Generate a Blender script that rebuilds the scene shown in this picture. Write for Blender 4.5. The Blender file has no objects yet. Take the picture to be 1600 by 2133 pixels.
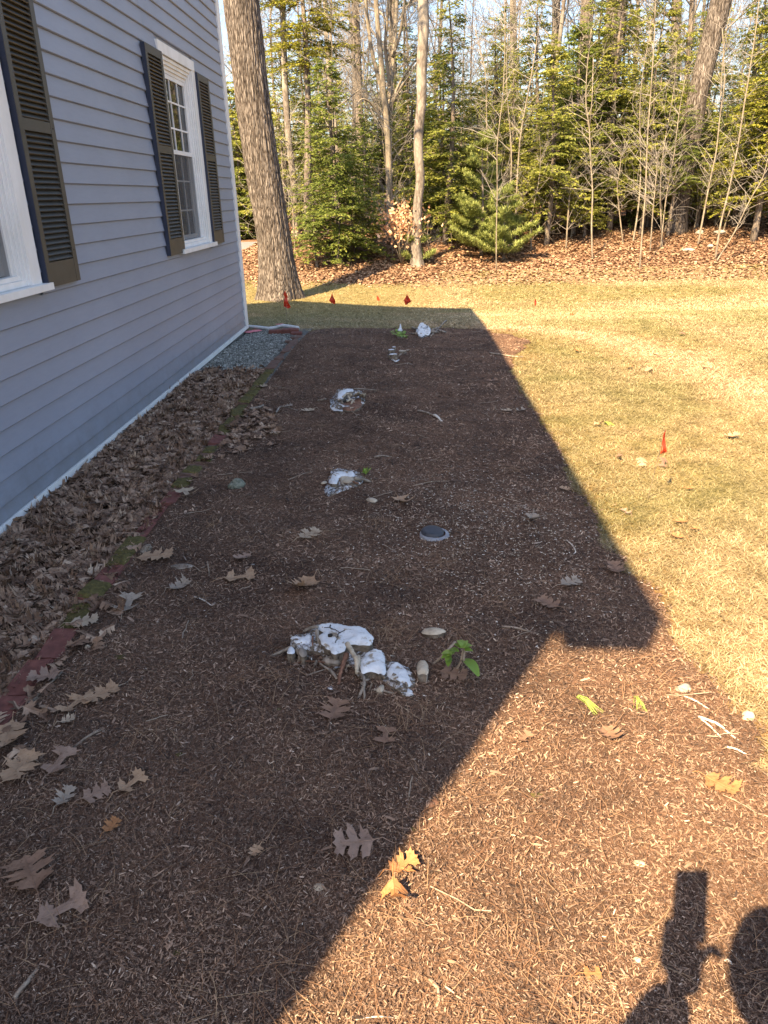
import bpy, bmesh, math, random
import numpy as np
from mathutils import Vector, Matrix
from mathutils.geometry import delaunay_2d_cdt
scn = bpy.context.scene
COL = scn.collection
R = np.random.default_rng(7)
random.seed(7)
# ------------------------------------------------------------------ camera
CH = 1.45                      # camera height (m)
FPX = 1580.46                  # focal length in photograph pixels
CM = np.array([[0.99929611, 0.01303918, 0.03517481],
               [0.02742196, 0.38594947, -0.92211227],
               [-0.02559929, 0.92242777, 0.38532025]])
cam_d = bpy.data.cameras.new('camera'); cam = bpy.data.objects.new('camera', cam_d); COL.objects.link(cam)
cam_d.sensor_fit = 'VERTICAL'; cam_d.sensor_height = 24.0; cam_d.lens = FPX / 2133 * 24.0
cam_d.clip_start = 0.02; cam_d.clip_end = 2000
m4 = Matrix([list(CM[i]) + [0] for i in range(3)] + [[0, 0, 0, 1]]); m4.translation = (0, 0, CH)
cam.matrix_world = m4; scn.camera = cam
# ------------------------------------------------------------------ light
SX, SY = 0.50, 0.89            # shadow displacement per metre of height
SUN_COL = (1.0, 0.74, 0.43); SUN_E = 5.0; SKY_E = 0.075; EXPO = 2.28
el = math.atan(1 / math.hypot(SX, SY))
w = bpy.data.worlds.new("World"); scn.world = w; w.use_nodes = True
wn = w.node_tree; sky = wn.nodes.new('ShaderNodeTexSky'); sky.sky_type = 'NISHITA'; sky.sun_disc = False
sky.sun_elevation = el; sky.sun_rotation = math.atan2(-SX, -SY)
sky.air_density = 1.0; sky.dust_density = 2.0; sky.ozone_density = 1.0
bg = wn.nodes['Background']; bg.inputs[1].default_value = SKY_E
wn.links.new(sky.outputs[0], bg.inputs[0])
sd = bpy.data.lights.new('sun', 'SUN'); so = bpy.data.objects.new('sun', sd); COL.objects.link(so)
sd.energy = SUN_E; sd.angle = math.radians(0.4); sd.color = SUN_COL
so.rotation_euler = Vector((SX, SY, -1)).to_track_quat('-Z', 'Y').to_euler(); so.location = (-6, -10, 20)
scn.view_settings.view_transform = 'Standard'; scn.view_settings.look = 'None'
scn.view_settings.gamma = 1; scn.view_settings.use_curve_mapping = False
scn.view_settings.exposure = EXPO
scn.cycles.max_bounces = 6; scn.cycles.diffuse_bounces = 3; scn.cycles.glossy_bounces = 3
scn.cycles.transparent_max_bounces = 8

# ------------------------------------------------------------------ numeric helpers
def sm(t): t = np.clip(t, 0, 1); return t * t * (3 - 2 * t)
def _h(i, j, s):
    n = (i.astype(np.int64) * 374761393 + j.astype(np.int64) * 668265263 + s * 974711) & 0x7fffffff
    n = ((n ^ (n >> 13)) * 1274126177) & 0x7fffffff
    return ((n ^ (n >> 16)) & 0xffff) / 65535.0
def vn(x, y, s=0):
    x = np.asarray(x, float); y = np.asarray(y, float)
    i = np.floor(x); j = np.floor(y); fx = sm(x - i); fy = sm(y - j)
    a = _h(i, j, s); b = _h(i + 1, j, s); c = _h(i, j + 1, s); d = _h(i + 1, j + 1, s)
    return (a * (1 - fx) + b * fx) * (1 - fy) + (c * (1 - fx) + d * fx) * fy
def fbm(x, y, s=0, o=4):
    t = 0; a = .5
    for k in range(o): t = t + a * (vn(np.asarray(x) * 2 ** k, np.asarray(y) * 2 ** k, s + k) - .5) * 2; a *= .5
    return t
def T(x, y):
    """terrain height"""
    x = np.asarray(x, float); y = np.asarray(y, float)
    z = -.62 * sm((y - 7.5) / 9)
    far = sm((y - 18.6) / 9)
    road = sm((-4.2 - x) / 1.6)
    z = z + far * (1.0 * (1 - road) + .42 * road) + .5 * sm((y - 36) / 30)
    z = z + far * .09 * fbm(x * .35, y * .35, 3, 3) * (1 - .8 * road)
    z = z + .05 * sm((y - 9) / 4) * fbm(x * .16 + 4, y * .16, 9, 2)
    strip = sm((-1.22 - x) / .08) * sm((9.5 - y) / .5)
    z = z - .03 * strip
    bed = sm((1.1 - x) / .25) * sm((x + 1.2) / .1) * sm((9.7 - y) / .6)
    z = z + bed * (.012 * fbm(x * 2.3, y * 2.3, 21, 3) + .009 * fbm(x * 9, y * 9, 5, 3) + .010 * fbm(x * 4, y * 4, 15, 2))
    return z
def ray(px, py):
    c = np.array([px - 800, -(py - 1066.5), -FPX]) / FPX
    return CM @ c
def P(px, py, z=0.0):
    """photograph pixel -> point on the terrain (z above it)"""
    r = ray(px, py); t = CH / -r[2] if r[2] < 0 else 60.0
    lo, hi = .3, 120.0
    ts = np.geomspace(lo, hi, 700); q = ts[:, None] * r[None]; hz = q[:, 2] + CH - T(q[:, 0], q[:, 1]) - z
    k = np.argmax(hz < 0)
    if k == 0: k = len(ts) - 1
    a, b = ts[k - 1], ts[k]
    for _ in range(24):
        m = (a + b) / 2; p = m * r
        if p[2] + CH - float(T(p[0], p[1])) - z < 0: b = m
        else: a = m
    p = b * r; return np.array([p[0], p[1], p[2] + CH])
def PY(px, py, Y):
    r = ray(px, py); t = Y / r[1]; return np.array([r[0] * t, Y, CH + r[2] * t])

# ------------------------------------------------------------------ mesh helpers
class MB:
    def __init__(s): s.V = []; s.F = {}; s.n = 0
    def add(s, V, *Fs):
        V = np.asarray(V, float).reshape(-1, 3)
        for F in Fs:
            F = np.asarray(F, np.int64)
            if F.size: s.F.setdefault(F.shape[1], []).append(F + s.n)
        s.V.append(V); s.n += len(V); return s
    def box(s, a, b):
        a = np.minimum(a, b).astype(float) if False else np.array(a, float); b = np.array(b, float)
        v = [(x, y, z) for x in (a[0], b[0]) for y in (a[1], b[1]) for z in (a[2], b[2])]
        return s.add(v, [(0, 1, 3, 2), (4, 6, 7, 5), (0, 4, 5, 1), (2, 3, 7, 6), (0, 2, 6, 4), (1, 5, 7, 3)])
    def tube(s, pts, rad, n=6, cap=True):
        pts = np.asarray(pts, float); k = len(pts); rad = np.broadcast_to(np.asarray(rad, float), (k,))
        d = np.gradient(pts, axis=0); d /= np.linalg.norm(d, axis=1)[:, None] + 1e-9
        u = np.cross(d, [0.31, 0.17, 0.93]); ln = np.linalg.norm(u, axis=1)
        bad = ln < .15; u[bad] = np.cross(d[bad], [1, 0, 0]); u /= np.linalg.norm(u, axis=1)[:, None]
        v = np.cross(d, u); a = np.linspace(0, 2 * np.pi, n, endpoint=False)
        V = pts[:, None] + rad[:, None, None] * (np.cos(a)[None, :, None] * u[:, None] + np.sin(a)[None, :, None] * v[:, None])
        i = np.arange(k - 1)[:, None] * n; j = np.arange(n)[None]; j2 = (j + 1) % n
        F = np.stack([i + j, i + j2, i + n + j2, i + n + j], -1).reshape(-1, 4)
        V = V.reshape(-1, 3); Fs = [F]
        if cap:
            V = np.vstack([V, pts[0], pts[-1]]); b = k * n
            jj = np.arange(n); Fs.append(np.stack([jj, np.full(n, b), (jj + 1) % n], -1) if True else None)
            Fs.append(np.stack([(k - 1) * n + (jj + 1) % n, np.full(n, b + 1), (k - 1) * n + jj], -1))
        return s.add(V, *Fs)
    def build(s, name, mat, parent=None, smooth=False, **kw):
        me = bpy.data.meshes.new(name)
        V = np.vstack(s.V) if s.V else np.zeros((0, 3))
        me.vertices.add(len(V)); me.vertices.foreach_set('co', V.astype(np.float32).ravel())
        li = []; st = []; off = 0
        for k, L in s.F.items():
            A = np.vstack(L); li.append(A.ravel()); st.append(off + np.arange(len(A)) * k); off += A.size
        if li:
            li = np.concatenate(li).astype(np.int32); st = np.concatenate(st).astype(np.int32)
            me.loops.add(len(li)); me.loops.foreach_set('vertex_index', li)
            me.polygons.add(len(st)); me.polygons.foreach_set('loop_start', st)
            me.polygons.foreach_set('use_smooth', np.full(len(st), bool(smooth)))
        me.update(calc_edges=True); me.validate()
        if mat is not None: me.materials.append(mat)
        o = bpy.data.objects.new(name, me); COL.objects.link(o)
        if parent is not None: o.parent = parent
        tag(o, **kw); return o
def tag(o, label=None, cat=None, group=None, kind=None):
    if label: o['label'] = label
    if cat: o['category'] = cat
    if group: o['group'] = group
    if kind: o['kind'] = kind
    return o
def thing(name, loc=(0, 0, 0), label=None, cat=None, group=None, rz=0):
    o = bpy.data.objects.new(name, None); COL.objects.link(o); o.location = loc; o.rotation_euler = (0, 0, rz)
    o.empty_display_size = .05
    return tag(o, label, cat, group)
def rel(mb, loc):
    """make builder coords relative to a thing's base"""
    mb.V = [v - np.asarray(loc) for v in mb.V]; return mb
def dup(root, loc, rz=0, sc=1, label=None, group=None, tilt=(0, 0)):
    r = root.copy(); COL.objects.link(r); r.location = loc; r.rotation_euler = (tilt[0], tilt[1], rz)
    r.scale = (sc, sc, sc) if np.isscalar(sc) else sc
    if label: r['label'] = label
    if group: r['group'] = group
    for ch in KIDS[root.name]:
        c = ch.copy(); COL.objects.link(c); c.parent = r
    return r
KIDS = {}
def scatter(mb, tv, tf, pos, yaw, sc, tilt=None, roll=None, stretch=None):
    """copy a template (m,3) to n places in one go"""
    n = len(pos); m = len(tv); tv = np.asarray(tv, float)
    v = np.broadcast_to(tv[None], (n, m, 3)).copy()
    if stretch is not None: v *= stretch[:, None, :]
    v *= np.asarray(sc).reshape(-1, 1, 1) if np.ndim(sc) else sc
    x, y, z = v[..., 0], v[..., 1], v[..., 2]
    if roll is not None:
        c, s_ = np.cos(roll)[:, None], np.sin(roll)[:, None]; y, z = y * c - z * s_, y * s_ + z * c
    if tilt is not None:
        c, s_ = np.cos(tilt)[:, None], np.sin(tilt)[:, None]; x, z = x * c - z * s_, x * s_ + z * c
    c, s_ = np.cos(yaw)[:, None], np.sin(yaw)[:, None]
    x, y = x * c - y * s_, x * s_ + y * c
    v = np.stack([x, y, z], -1) + pos[:, None]
    F = (np.asarray(tf)[None] + (np.arange(n) * m)[:, None, None]).reshape(-1, len(tf[0]))
    mb.add(v.reshape(-1, 3), F)

# ------------------------------------------------------------------ materials
def newmat(name, rough=.8, spec=.3):
    m = bpy.data.materials.new(name); m.use_nodes = True
    b = m.node_tree.nodes['Principled BSDF']; b.inputs['Roughness'].default_value = rough
    b.inputs['Specular IOR Level'].default_value = spec
    return m, m.node_tree, b
def ramp(nt, fac, stops):
    r = nt.nodes.new('ShaderNodeValToRGB'); e = r.color_ramp.elements
    while len(e) < len(stops): e.new(.5)
    for k, (p, c) in enumerate(stops): e[k].position = p; e[k].color = (*c, 1)
    nt.links.new(fac, r.inputs[0]); return r.outputs[0]
def noise(nt, scale, detail=4, vec=None, stretch=None, rough=.55, dist=0):
    n = nt.nodes.new('ShaderNodeTexNoise'); n.inputs['Scale'].default_value = scale
    n.inputs['Detail'].default_value = detail; n.inputs['Roughness'].default_value = rough
    n.inputs['Distortion'].default_value = dist
    tc = nt.nodes.new('ShaderNodeTexCoord'); src = tc.outputs['Object'] if vec is None else vec
    if stretch:
        mp = nt.nodes.new('ShaderNodeMapping'); mp.inputs['Scale'].default_value = stretch
        nt.links.new(src, mp.inputs[0]); src = mp.outputs[0]
    nt.links.new(src, n.inputs['Vector']); return n.outputs['Fac']
def mix(nt, a, b, f, mode='MIX'):
    n = nt.nodes.new('ShaderNodeMix'); n.data_type = 'RGBA'; n.blend_type = mode
    for k, v in ((6, a), (7, b), (0, f)):
        if isinstance(v, (int, float)): n.inputs[k].default_value = v
        elif isinstance(v, tuple): n.inputs[k].default_value = (*v, 1)
        else: nt.links.new(v, n.inputs[k])
    return n.outputs[2]
def bump(nt, b, h, s=.5, d=.01):
    n = nt.nodes.new('ShaderNodeBump'); n.inputs['Strength'].default_value = s; n.inputs['Distance'].default_value = d
    nt.links.new(h, n.inputs['Height']); nt.links.new(n.outputs[0], b.inputs['Normal'])
def island(nt):
    return nt.nodes.new('ShaderNodeNewGeometry').outputs['Random Per Island']
def base(nt, b, c): nt.links.new(c, b.inputs['Base Color'])

def m_simple(name, c0, c1, scale=8, rough=.8, bs=.0, bd=.01, detail=4, stretch=None, spec=.3):
    m, nt, b = newmat(name, rough, spec); n = noise(nt, scale, detail, stretch=stretch)
    base(nt, b, ramp(nt, n, [(.3, c0), (.7, c1)]))
    if bs: bump(nt, b, n, bs, bd)
    return m
def m_island(name, stops, rough=.85, trans=0.0, spec=.2, noise_mix=None):
    m, nt, b = newmat(name, rough, spec)
    c = ramp(nt, island(nt), stops)
    if noise_mix:
        sc, lo, hi = noise_mix; n = noise(nt, sc, 3)
        c = mix(nt, c, ramp(nt, n, [(.3, lo), (.7, hi)]), 1.0, 'MULTIPLY')
    base(nt, b, c)
    if trans:
        t = nt.nodes.new('ShaderNodeBsdfTranslucent'); nt.links.new(c, t.inputs[0])
        x = nt.nodes.new('ShaderNodeMixShader'); x.inputs[0].default_value = trans
        nt.links.new(b.outputs[0], x.inputs[1]); nt.links.new(t.outputs[0], x.inputs[2])
        nt.links.new(x.outputs[0], nt.nodes['Material Output'].inputs[0])
    return m

M = {}
# siding paint: warm grey satin with fine dirt
m, nt, b = newmat('siding_paint', .45, .4)
n1 = noise(nt, 1.2, 5); n2 = noise(nt, 60, 3, stretch=(1, .15, 1))
c = ramp(nt, n1, [(.3, (.213, .242, .305)), (.7, (.243, .272, .338))])
c = mix(nt, c, ramp(nt, n2, [(.25, (.93, .93, .93)), (.6, (1, 1, 1))]), .8, 'MULTIPLY')
n3 = noise(nt, 55, 2)
c = mix(nt, c, ramp(nt, n3, [(.775, (1, 1, 1)), (.79, (.45, .45, .42))]), 1, 'MULTIPLY')
tcd = nt.nodes.new('ShaderNodeTexCoord'); sx_ = nt.nodes.new('ShaderNodeSeparateXYZ'); nt.links.new(tcd.outputs['Object'], sx_.inputs[0])
md_ = nt.nodes.new('ShaderNodeMath'); md_.operation = 'MULTIPLY_ADD'; md_.inputs[1].default_value = .5; nt.links.new(noise(nt, 7, 6, rough=.7), md_.inputs[0]); nt.links.new(sx_.outputs['Z'], md_.inputs[2])
c = mix(nt, c, mix(nt, c, (.80, .76, .70), 1.0, 'MULTIPLY'), ramp(nt, md_.outputs[0], [(.28, (1, 1, 1)), (.52, (0, 0, 0))]))
base(nt, b, c); bump(nt, b, n2, .15, .003); M['siding'] = m
m, nt, b = newmat('trim_white_paint', .4, .4)
n1 = noise(nt, 9, 5, stretch=(1, 1, .4)); base(nt, b, ramp(nt, n1, [(.3, (.66, .655, .63)), (.65, (.76, .76, .75))])); bump(nt, b, noise(nt, 40, 2), .08, .003); M['trim'] = m
M['shutter'] = m_simple('shutter_paint', (.045, .043, .036), (.058, .055, .046), 14, .5, .1, .002, spec=.4)
m, nt, b = newmat('shutter_edge_paint', .5, .3); base(nt, b, ramp(nt, noise(nt, 6, 3), [(.3, (.025, .032, .055)), (.7, (.032, .04, .068))])); M['shutter_edge'] = m
m, nt, b = newmat('window_glass', .02, .9); b.inputs['Base Color'].default_value = (.012, .014, .016, 1)
b.inputs['IOR'].default_value = 1.6
g_ = noise(nt, 2.2, 1); bump(nt, b, g_, .05, .004)
tr = nt.nodes.new('ShaderNodeBsdfTransparent'); tr.inputs[0].default_value = (.75, .78, .8, 1)
mx = nt.nodes.new('ShaderNodeMixShader'); lw = nt.nodes.new('ShaderNodeFresnel'); lw.inputs[0].default_value = 1.55
ma = nt.nodes.new('ShaderNodeMath'); ma.operation = 'MULTIPLY_ADD'; ma.inputs[1].default_value = 1.5; ma.inputs[2].default_value = .2
nt.links.new(lw.outputs[0], ma.inputs[0]); nt.links.new(ma.outputs[0], mx.inputs[0])
nt.links.new(tr.outputs[0], mx.inputs[1]); nt.links.new(b.outputs[0], mx.inputs[2])
nt.links.new(mx.outputs[0], nt.nodes['Material Output'].inputs[0]); M['glass'] = m
m, nt, b = newmat('insect_screen', .7, .2); b.inputs['Base Color'].default_value = (.09, .09, .095, 1)
tr = nt.nodes.new('ShaderNodeBsdfTransparent'); mx = nt.nodes.new('ShaderNodeMixShader'); mx.inputs[0].default_value = .55
nt.links.new(tr.outputs[0], mx.inputs[1]); nt.links.new(b.outputs[0], mx.inputs[2]); nt.links.new(mx.outputs[0], nt.nodes['Material Output'].inputs[0]); M['screen'] = m
M['room'] = m_simple('room_wall', (.20, .19, .17), (.24, .23, .2), 3)
M['curtain'] = m_simple('curtain_cloth', (.42, .41, .4), (.5, .49, .48), 20, .9)
M['concrete'] = m_simple('foundation_concrete', (.10, .10, .09), (.2, .19, .17), 14, .95, .5, .02)
M['shingle'] = m_simple('roof_shingle', (.04, .04, .04), (.09, .085, .08), 30, .95, .4, .01)
# mulch soil
m, nt, b = newmat('mulch_soil', .95, .1)
n1 = noise(nt, 90, 6, rough=.7); n2 = noise(nt, 1.6, 4); n3 = noise(nt, 260, 3, stretch=(1, .35, 1), dist=1.5)
c = ramp(nt, n1, [(.3, (.075, .048, .035)), (.5, (.16, .102, .073)), (.68, (.27, .178, .13))])
c = mix(nt, c, ramp(nt, n3, [(.45, (.55, .52, .5)), (.62, (1.25, 1.2, 1.15))]), .8, 'MULTIPLY')
c = mix(nt, c, ramp(nt, n2, [(.3, (.62, .6, .6)), (.6, (1.1, 1.05, 1))]), 1, 'MULTIPLY')
base(nt, b, c); bump(nt, b, mix(nt, n1, n3, .5), 1, .012); M['mulch'] = m
M['chip'] = m_island('mulch_chip', [(0, (.045, .033, .027)), (.3, (.145, .102, .078)), (.7, (.25, .176, .132)), (.94, (.33, .24, .182)), (.985, (.44, .345, .27)), (1, (.56, .48, .40))], .85, noise_mix=(3.2, (.50, .49, .50), (1.3, 1.2, 1.1)))
M['palechip'] = m_island('pale_wood_crumb', [(0, (.42, .33, .23)), (.6, (.55, .47, .37)), (1, (.68, .62, .53))], .8)
M['needle'] = m_island('dry_pine_needle', [(0, (.16, .08, .045)), (.5, (.26, .15, .085)), (1, (.36, .25, .15))], .7)
M['gneedle'] = m_island('green_pine_needle', [(0, (.16, .24, .04)), (1, (.32, .40, .10))], .6)
# lawn
m, nt, b = newmat('lawn_thatch', .95, .1)
n1 = noise(nt, 55, 5, rough=.7); n2 = noise(nt, .55, 5); n4 = noise(nt, 160, 3, stretch=(1, .3, 1), dist=2)
c = ramp(nt, n1, [(.32, (.145, .105, .052)), (.5, (.27, .20, .112)), (.68, (.41, .325, .19))])
sp_ = nt.nodes.new('ShaderNodeSeparateColor'); at_ = nt.nodes.new('ShaderNodeAttribute'); at_.attribute_name = 'patch'; nt.links.new(at_.outputs['Color'], sp_.inputs[0])
c = mix(nt, c, mix(nt, c, (.62, .78, .42), 1.0, 'MULTIPLY'), sp_.outputs[0]); c = mix(nt, c, mix(nt, c, (1.45, 1.28, 1.38), 1.0, 'MULTIPLY'), sp_.outputs[1]); c = mix(nt, c, mix(nt, c, (.92, .70, .62), 1.0, 'MULTIPLY'), sp_.outputs[2])
c = mix(nt, c, ramp(nt, noise(nt, 6, 5, rough=.7), [(.35, (.66, .66, .62)), (.6, (1.12, 1.12, 1.12))]), 1.0, 'MULTIPLY')
c = mix(nt, c, ramp(nt, n4, [(.4, (.6, .58, .5)), (.62, (1.2, 1.2, 1.15))]), .7, 'MULTIPLY')
base(nt, b, c); bump(nt, b, mix(nt, n1, n4, .5), .8, .02); M['lawn'] = m
m, nt, b = newmat('dormant_grass', .75, .15)
c = ramp(nt, island(nt), [(0, (.14, .10, .05)), (.3, (.27, .198, .105)), (.7, (.40, .318, .182)), (1, (.50, .42, .275))])
g = ramp(nt, island(nt), [(0, (.075, .09, .03)), (.6, (.125, .135, .05)), (1, (.24, .215, .10))])
sp_ = nt.nodes.new('ShaderNodeSeparateColor'); at_ = nt.nodes.new('ShaderNodeAttribute'); at_.attribute_name = 'patch'; nt.links.new(at_.outputs['Color'], sp_.inputs[0])
c = mix(nt, c, g, sp_.outputs[0]); c = mix(nt, c, mix(nt, c, (1.4, 1.22, 1.32), 1.0, 'MULTIPLY'), sp_.outputs[1])
c = mix(nt, c, ramp(nt, noise(nt, 6, 5, rough=.7), [(.35, (.66, .66, .62)), (.6, (1.12, 1.12, 1.12))]), 1.0, 'MULTIPLY')
base(nt, b, c); M['grass'] = m
# woodland floor
m, nt, b = newmat('leaf_floor', .95, .1)
n1 = noise(nt, 7, 6, rough=.75); n2 = noise(nt, .4, 4)
c = ramp(nt, n1, [(.3, (.10, .062, .04)), (.5, (.19, .118, .075)), (.7, (.28, .19, .125))])
c = mix(nt, c, ramp(nt, n2, [(.3, (.6, .55, .5)), (.65, (1.1, 1, 1))]), 1, 'MULTIPLY')
base(nt, b, c); bump(nt, b, n1, 1, .06); M['floor'] = m
M['wleaf'] = m_island('woodland_fallen_leaf', [(0, (.15, .088, .055)), (.35, (.215, .132, .082)), (.75, (.275, .180, .115)), (1, (.34, .25, .165))], .8)
m, nt, b = newmat('oak_leaf_litter', .62, .3)
c = ramp(nt, island(nt), [(0, (.09, .052, .034)), (.3, (.18, .108, .070)), (.6, (.26, .168, .112)), (.88, (.36, .25, .175)), (1, (.46, .355, .265))])
c = mix(nt, c, ramp(nt, noise(nt, 45, 4), [(.3, (.7, .68, .66)), (.65, (1.08, 1.05, 1.02))]), 1, 'MULTIPLY')
base(nt, b, c); bump(nt, b, noise(nt, 120, 3), .3, .002); M['litter'] = m
def m_leaf(name, c0, c1):
    m, nt, b = newmat(name, .6, .3); n = noise(nt, 28, 5, rough=.65)
    c = ramp(nt, n, [(.3, c0), (.68, c1)]); sp = noise(nt, 140, 2)
    c = mix(nt, c, ramp(nt, sp, [(.3, (.55, .5, .45)), (.42, (1, 1, 1))]), .7, 'MULTIPLY'); base(nt, b, c)
    bump(nt, b, noise(nt, 60, 3), .35, .003)
    t = nt.nodes.new('ShaderNodeBsdfTranslucent'); nt.links.new(c, t.inputs[0]); x = nt.nodes.new('ShaderNodeMixShader'); x.inputs[0].default_value = .15
    nt.links.new(b.outputs[0], x.inputs[1]); nt.links.new(t.outputs[0], x.inputs[2]); nt.links.new(x.outputs[0], nt.nodes['Material Output'].inputs[0])
    return m
LM = {'tan': m_leaf('tan_leaf', (.30, .19, .115), (.44, .30, .19)), 'pale': m_leaf('pale_leaf', (.34, .26, .18), (.48, .385, .28)),
      'brown': m_leaf('brown_leaf', (.17, .10, .065), (.27, .165, .11)), 'orange': m_leaf('orange_leaf', (.27, .12, .05), (.40, .205, .09)),
      'pink': m_leaf('pinkish_leaf', (.23, .15, .11), (.34, .235, .175)), 'grey': m_leaf('grey_leaf', (.24, .195, .15), (.36, .30, .24))}
M['brick'] = m_simple('red_brick', (.115, .045, .036), (.205, .08, .063), 30, .9, .4, .004)
M['oldbrick'] = m_simple('weathered_brick', (.10, .06, .045), (.17, .10, .075), 30, .9, .4, .004)
M['moss'] = m_simple('moss', (.05, .043, .013), (.135, .11, .035), 60, .95, 1, .01, 6)
M['gravel'] = m_island('crushed_stone', [(0, (.08, .08, .07)), (.5, (.18, .18, .16)), (.9, (.30, .30, .27)), (1, (.46, .46, .42))], .85)
M['gravelbed'] = m_simple('gravel_bed_soil', (.06, .06, .055), (.16, .16, .145), 60, .95, 1, .01)
M['road'] = m_simple('asphalt', (.13, .135, .14), (.18, .185, .19), 8, .9)
# painted wood
m, nt, b = newmat('sprayed_white_wood', .6, .3)
n1 = noise(nt, 26, 5, rough=.6); n2 = noise(nt, 90, 4)
c = ramp(nt, n1, [(.33, (.22, .17, .12)), (.385, (.36, .31, .24)), (.42, (.58, .59, .60)), (.7, (.68, .70, .72))])
c = mix(nt, c, ramp(nt, n2, [(.3, (.45, .42, .4)), (.4, (1, 1, 1))]), .6, 'MULTIPLY'); base(nt, b, c); bump(nt, b, n1, .5, .01); M['wpaint'] = m
m, nt, b = newmat('speckled_paint_soil', .8, .2)
n1 = noise(nt, 75, 5, rough=.7); base(nt, b, ramp(nt, n1, [(.46, (.06, .048, .04)), (.55, (.42, .43, .45)), (.66, (.6, .62, .64))])); bump(nt, b, n1, 1, .01); M['speck'] = m
m, nt, b = newmat('half_sprayed_bark', .85, .2)
n1 = noise(nt, 38, 6, rough=.75); n2 = noise(nt, 70, 5); base(nt, b, mix(nt, ramp(nt, n2, [(.3, (.05, .036, .026)), (.7, (.22, .175, .13))]), (.55, .56, .58), ramp(nt, n1, [(.5, (0, 0, 0)), (.58, (1, 1, 1))]))); bump(nt, b, n2, 1, .012); M['sbark'] = m
M['cutwood'] = m_simple('cut_wood', (.30, .24, .17), (.50, .43, .33), 40, .8, .2, .002, stretch=(1, 1, .3))
M['root'] = m_simple('grey_root_wood', (.13, .10, .075), (.34, .29, .235), 40, .85, .6, .006, 6, (1, .3, 1))
M['redroot'] = m_simple('reddish_root_bark', (.10, .05, .032), (.22, .115, .075), 40, .85, .6, .006)
M['stumpbark'] = m_simple('stump_bark', (.07, .05, .035), (.26, .215, .165), 45, .9, .8, .01, 6)
M['dark'] = m_simple('dark_hollow', (.012, .010, .008), (.03, .022, .016), 20)
M['twig'] = m_simple('dry_twig', (.20, .15, .11), (.36, .29, .22), 30, .8)
M['ptwig'] = m_simple('bleached_twig', (.5, .45, .38), (.68, .63, .56), 30, .8)
M['cap'] = m_simple('dark_plastic_cap', (.035, .037, .045), (.05, .052, .062), 30, .5)
M['ring'] = m_simple('grey_plastic_ring', (.19, .20, .225), (.28, .29, .32), 60, .6, .3, .003)
m, nt, b = newmat('flag_plastic', .45, .4); base(nt, b, ramp(nt, noise(nt, 20, 3), [(.3, (.62, .045, .015)), (.7, (.78, .075, .025))]))
t = nt.nodes.new('ShaderNodeBsdfTranslucent'); t.inputs[0].default_value = (.8, .1, .03, 1); x = nt.nodes.new('ShaderNodeMixShader'); x.inputs[0].default_value = .3
nt.links.new(b.outputs[0], x.inputs[1]); nt.links.new(t.outputs[0], x.inputs[2]); nt.links.new(x.outputs[0], nt.nodes['Material Output'].inputs[0]); M['flag'] = m
m, nt, b = newmat('flag_wire', .4, .5); b.inputs['Base Color'].default_value = (.25, .2, .15, 1); b.inputs['Metallic'].default_value = .6; M['wire'] = m
M['gleaf'] = m_island('sprout_leaf', [(0, (.13, .22, .03)), (.5, (.2, .32, .05)), (1, (.32, .42, .1))], .45, .25, spec=.4)
M['pvc'] = m_simple('pale_flexible_pipe', (.42, .42, .42), (.6, .6, .6), 18, .5)
M['pink'] = m_simple('pink_marker_paint', (.5, .1, .13), (.62, .2, .22), 40, .7)
M['stone'] = m_simple('field_stone', (.16, .15, .135), (.34, .32, .29), 6, .9, .5, .03)
M['lichen'] = m_simple('lichen', (.07, .08, .06), (.26, .27, .21), 60, .95, 1, .01, 6)
# bark
def m_bark(name, lo, mid, hi, sx=16, sz=2.2, bd=.03, spots=None, bs=1.0, crack=.5):
    m, nt, b = newmat(name, .92, .15)
    n = noise(nt, 1, 6, stretch=(sx, sx, sz), rough=.65, dist=.6); n2 = noise(nt, 40, 4); n3 = noise(nt, .8, 3)
    c = ramp(nt, n, [(.34, lo), (.5, mid), (.68, hi)])
    c = mix(nt, c, ramp(nt, n2, [(.3, (.75, .75, .75)), (.65, (1.1, 1.1, 1.1))]), .8, 'MULTIPLY')
    vo = nt.nodes.new('ShaderNodeTexVoronoi'); vo.feature = 'DISTANCE_TO_EDGE'; vo.inputs['Scale'].default_value = 1
    tc = nt.nodes.new('ShaderNodeTexCoord'); mp = nt.nodes.new('ShaderNodeMapping'); mp.inputs['Scale'].default_value = (sx * 1.7, sx * 1.7, sz * 1.9)
    wv = mix(nt, tc.outputs['Object'], nt.nodes.new('ShaderNodeTexNoise').outputs['Color'], .06); nt.links.new(wv, mp.inputs[0]); nt.links.new(mp.outputs[0], vo.inputs['Vector'])
    cr = ramp(nt, vo.outputs['Distance'], [(.02, (.30, .27, .25)), (.22, (1, 1, 1))]); c = mix(nt, c, cr, crack, 'MULTIPLY'); n = mix(nt, n, cr, .5 * crack)
    if spots: c = mix(nt, c, spots, ramp(nt, n3, [(.5, (0, 0, 0)), (.62, (.6, .6, .6))]))
    base(nt, b, c); bump(nt, b, n, bs, bd); return m
M['oakbark'] = m_bark('furrowed_bark', (.055, .048, .044), (.165, .145, .132), (.29, .26, .24), 20, 2.6, .03, crack=1.0)
M['greybark'] = m_bark('grey_bark', (.10, .085, .074), (.18, .158, .14), (.26, .237, .21), 9, 3, .015, (.30, .28, .245), .6)
M['brownbark'] = m_bark('brown_bark', (.08, .065, .055), (.17, .145, .125), (.26, .23, .20), 10, 2, .02)
M['palebark'] = m_bark('pale_sapling_bark', (.125, .107, .085), (.21, .183, .145), (.28, .25, .205), 14, 4, .004, None, .3, .15)
M['branch'] = m_simple('bare_branch', (.135, .122, .11), (.25, .23, .21), 6, .9)
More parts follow.
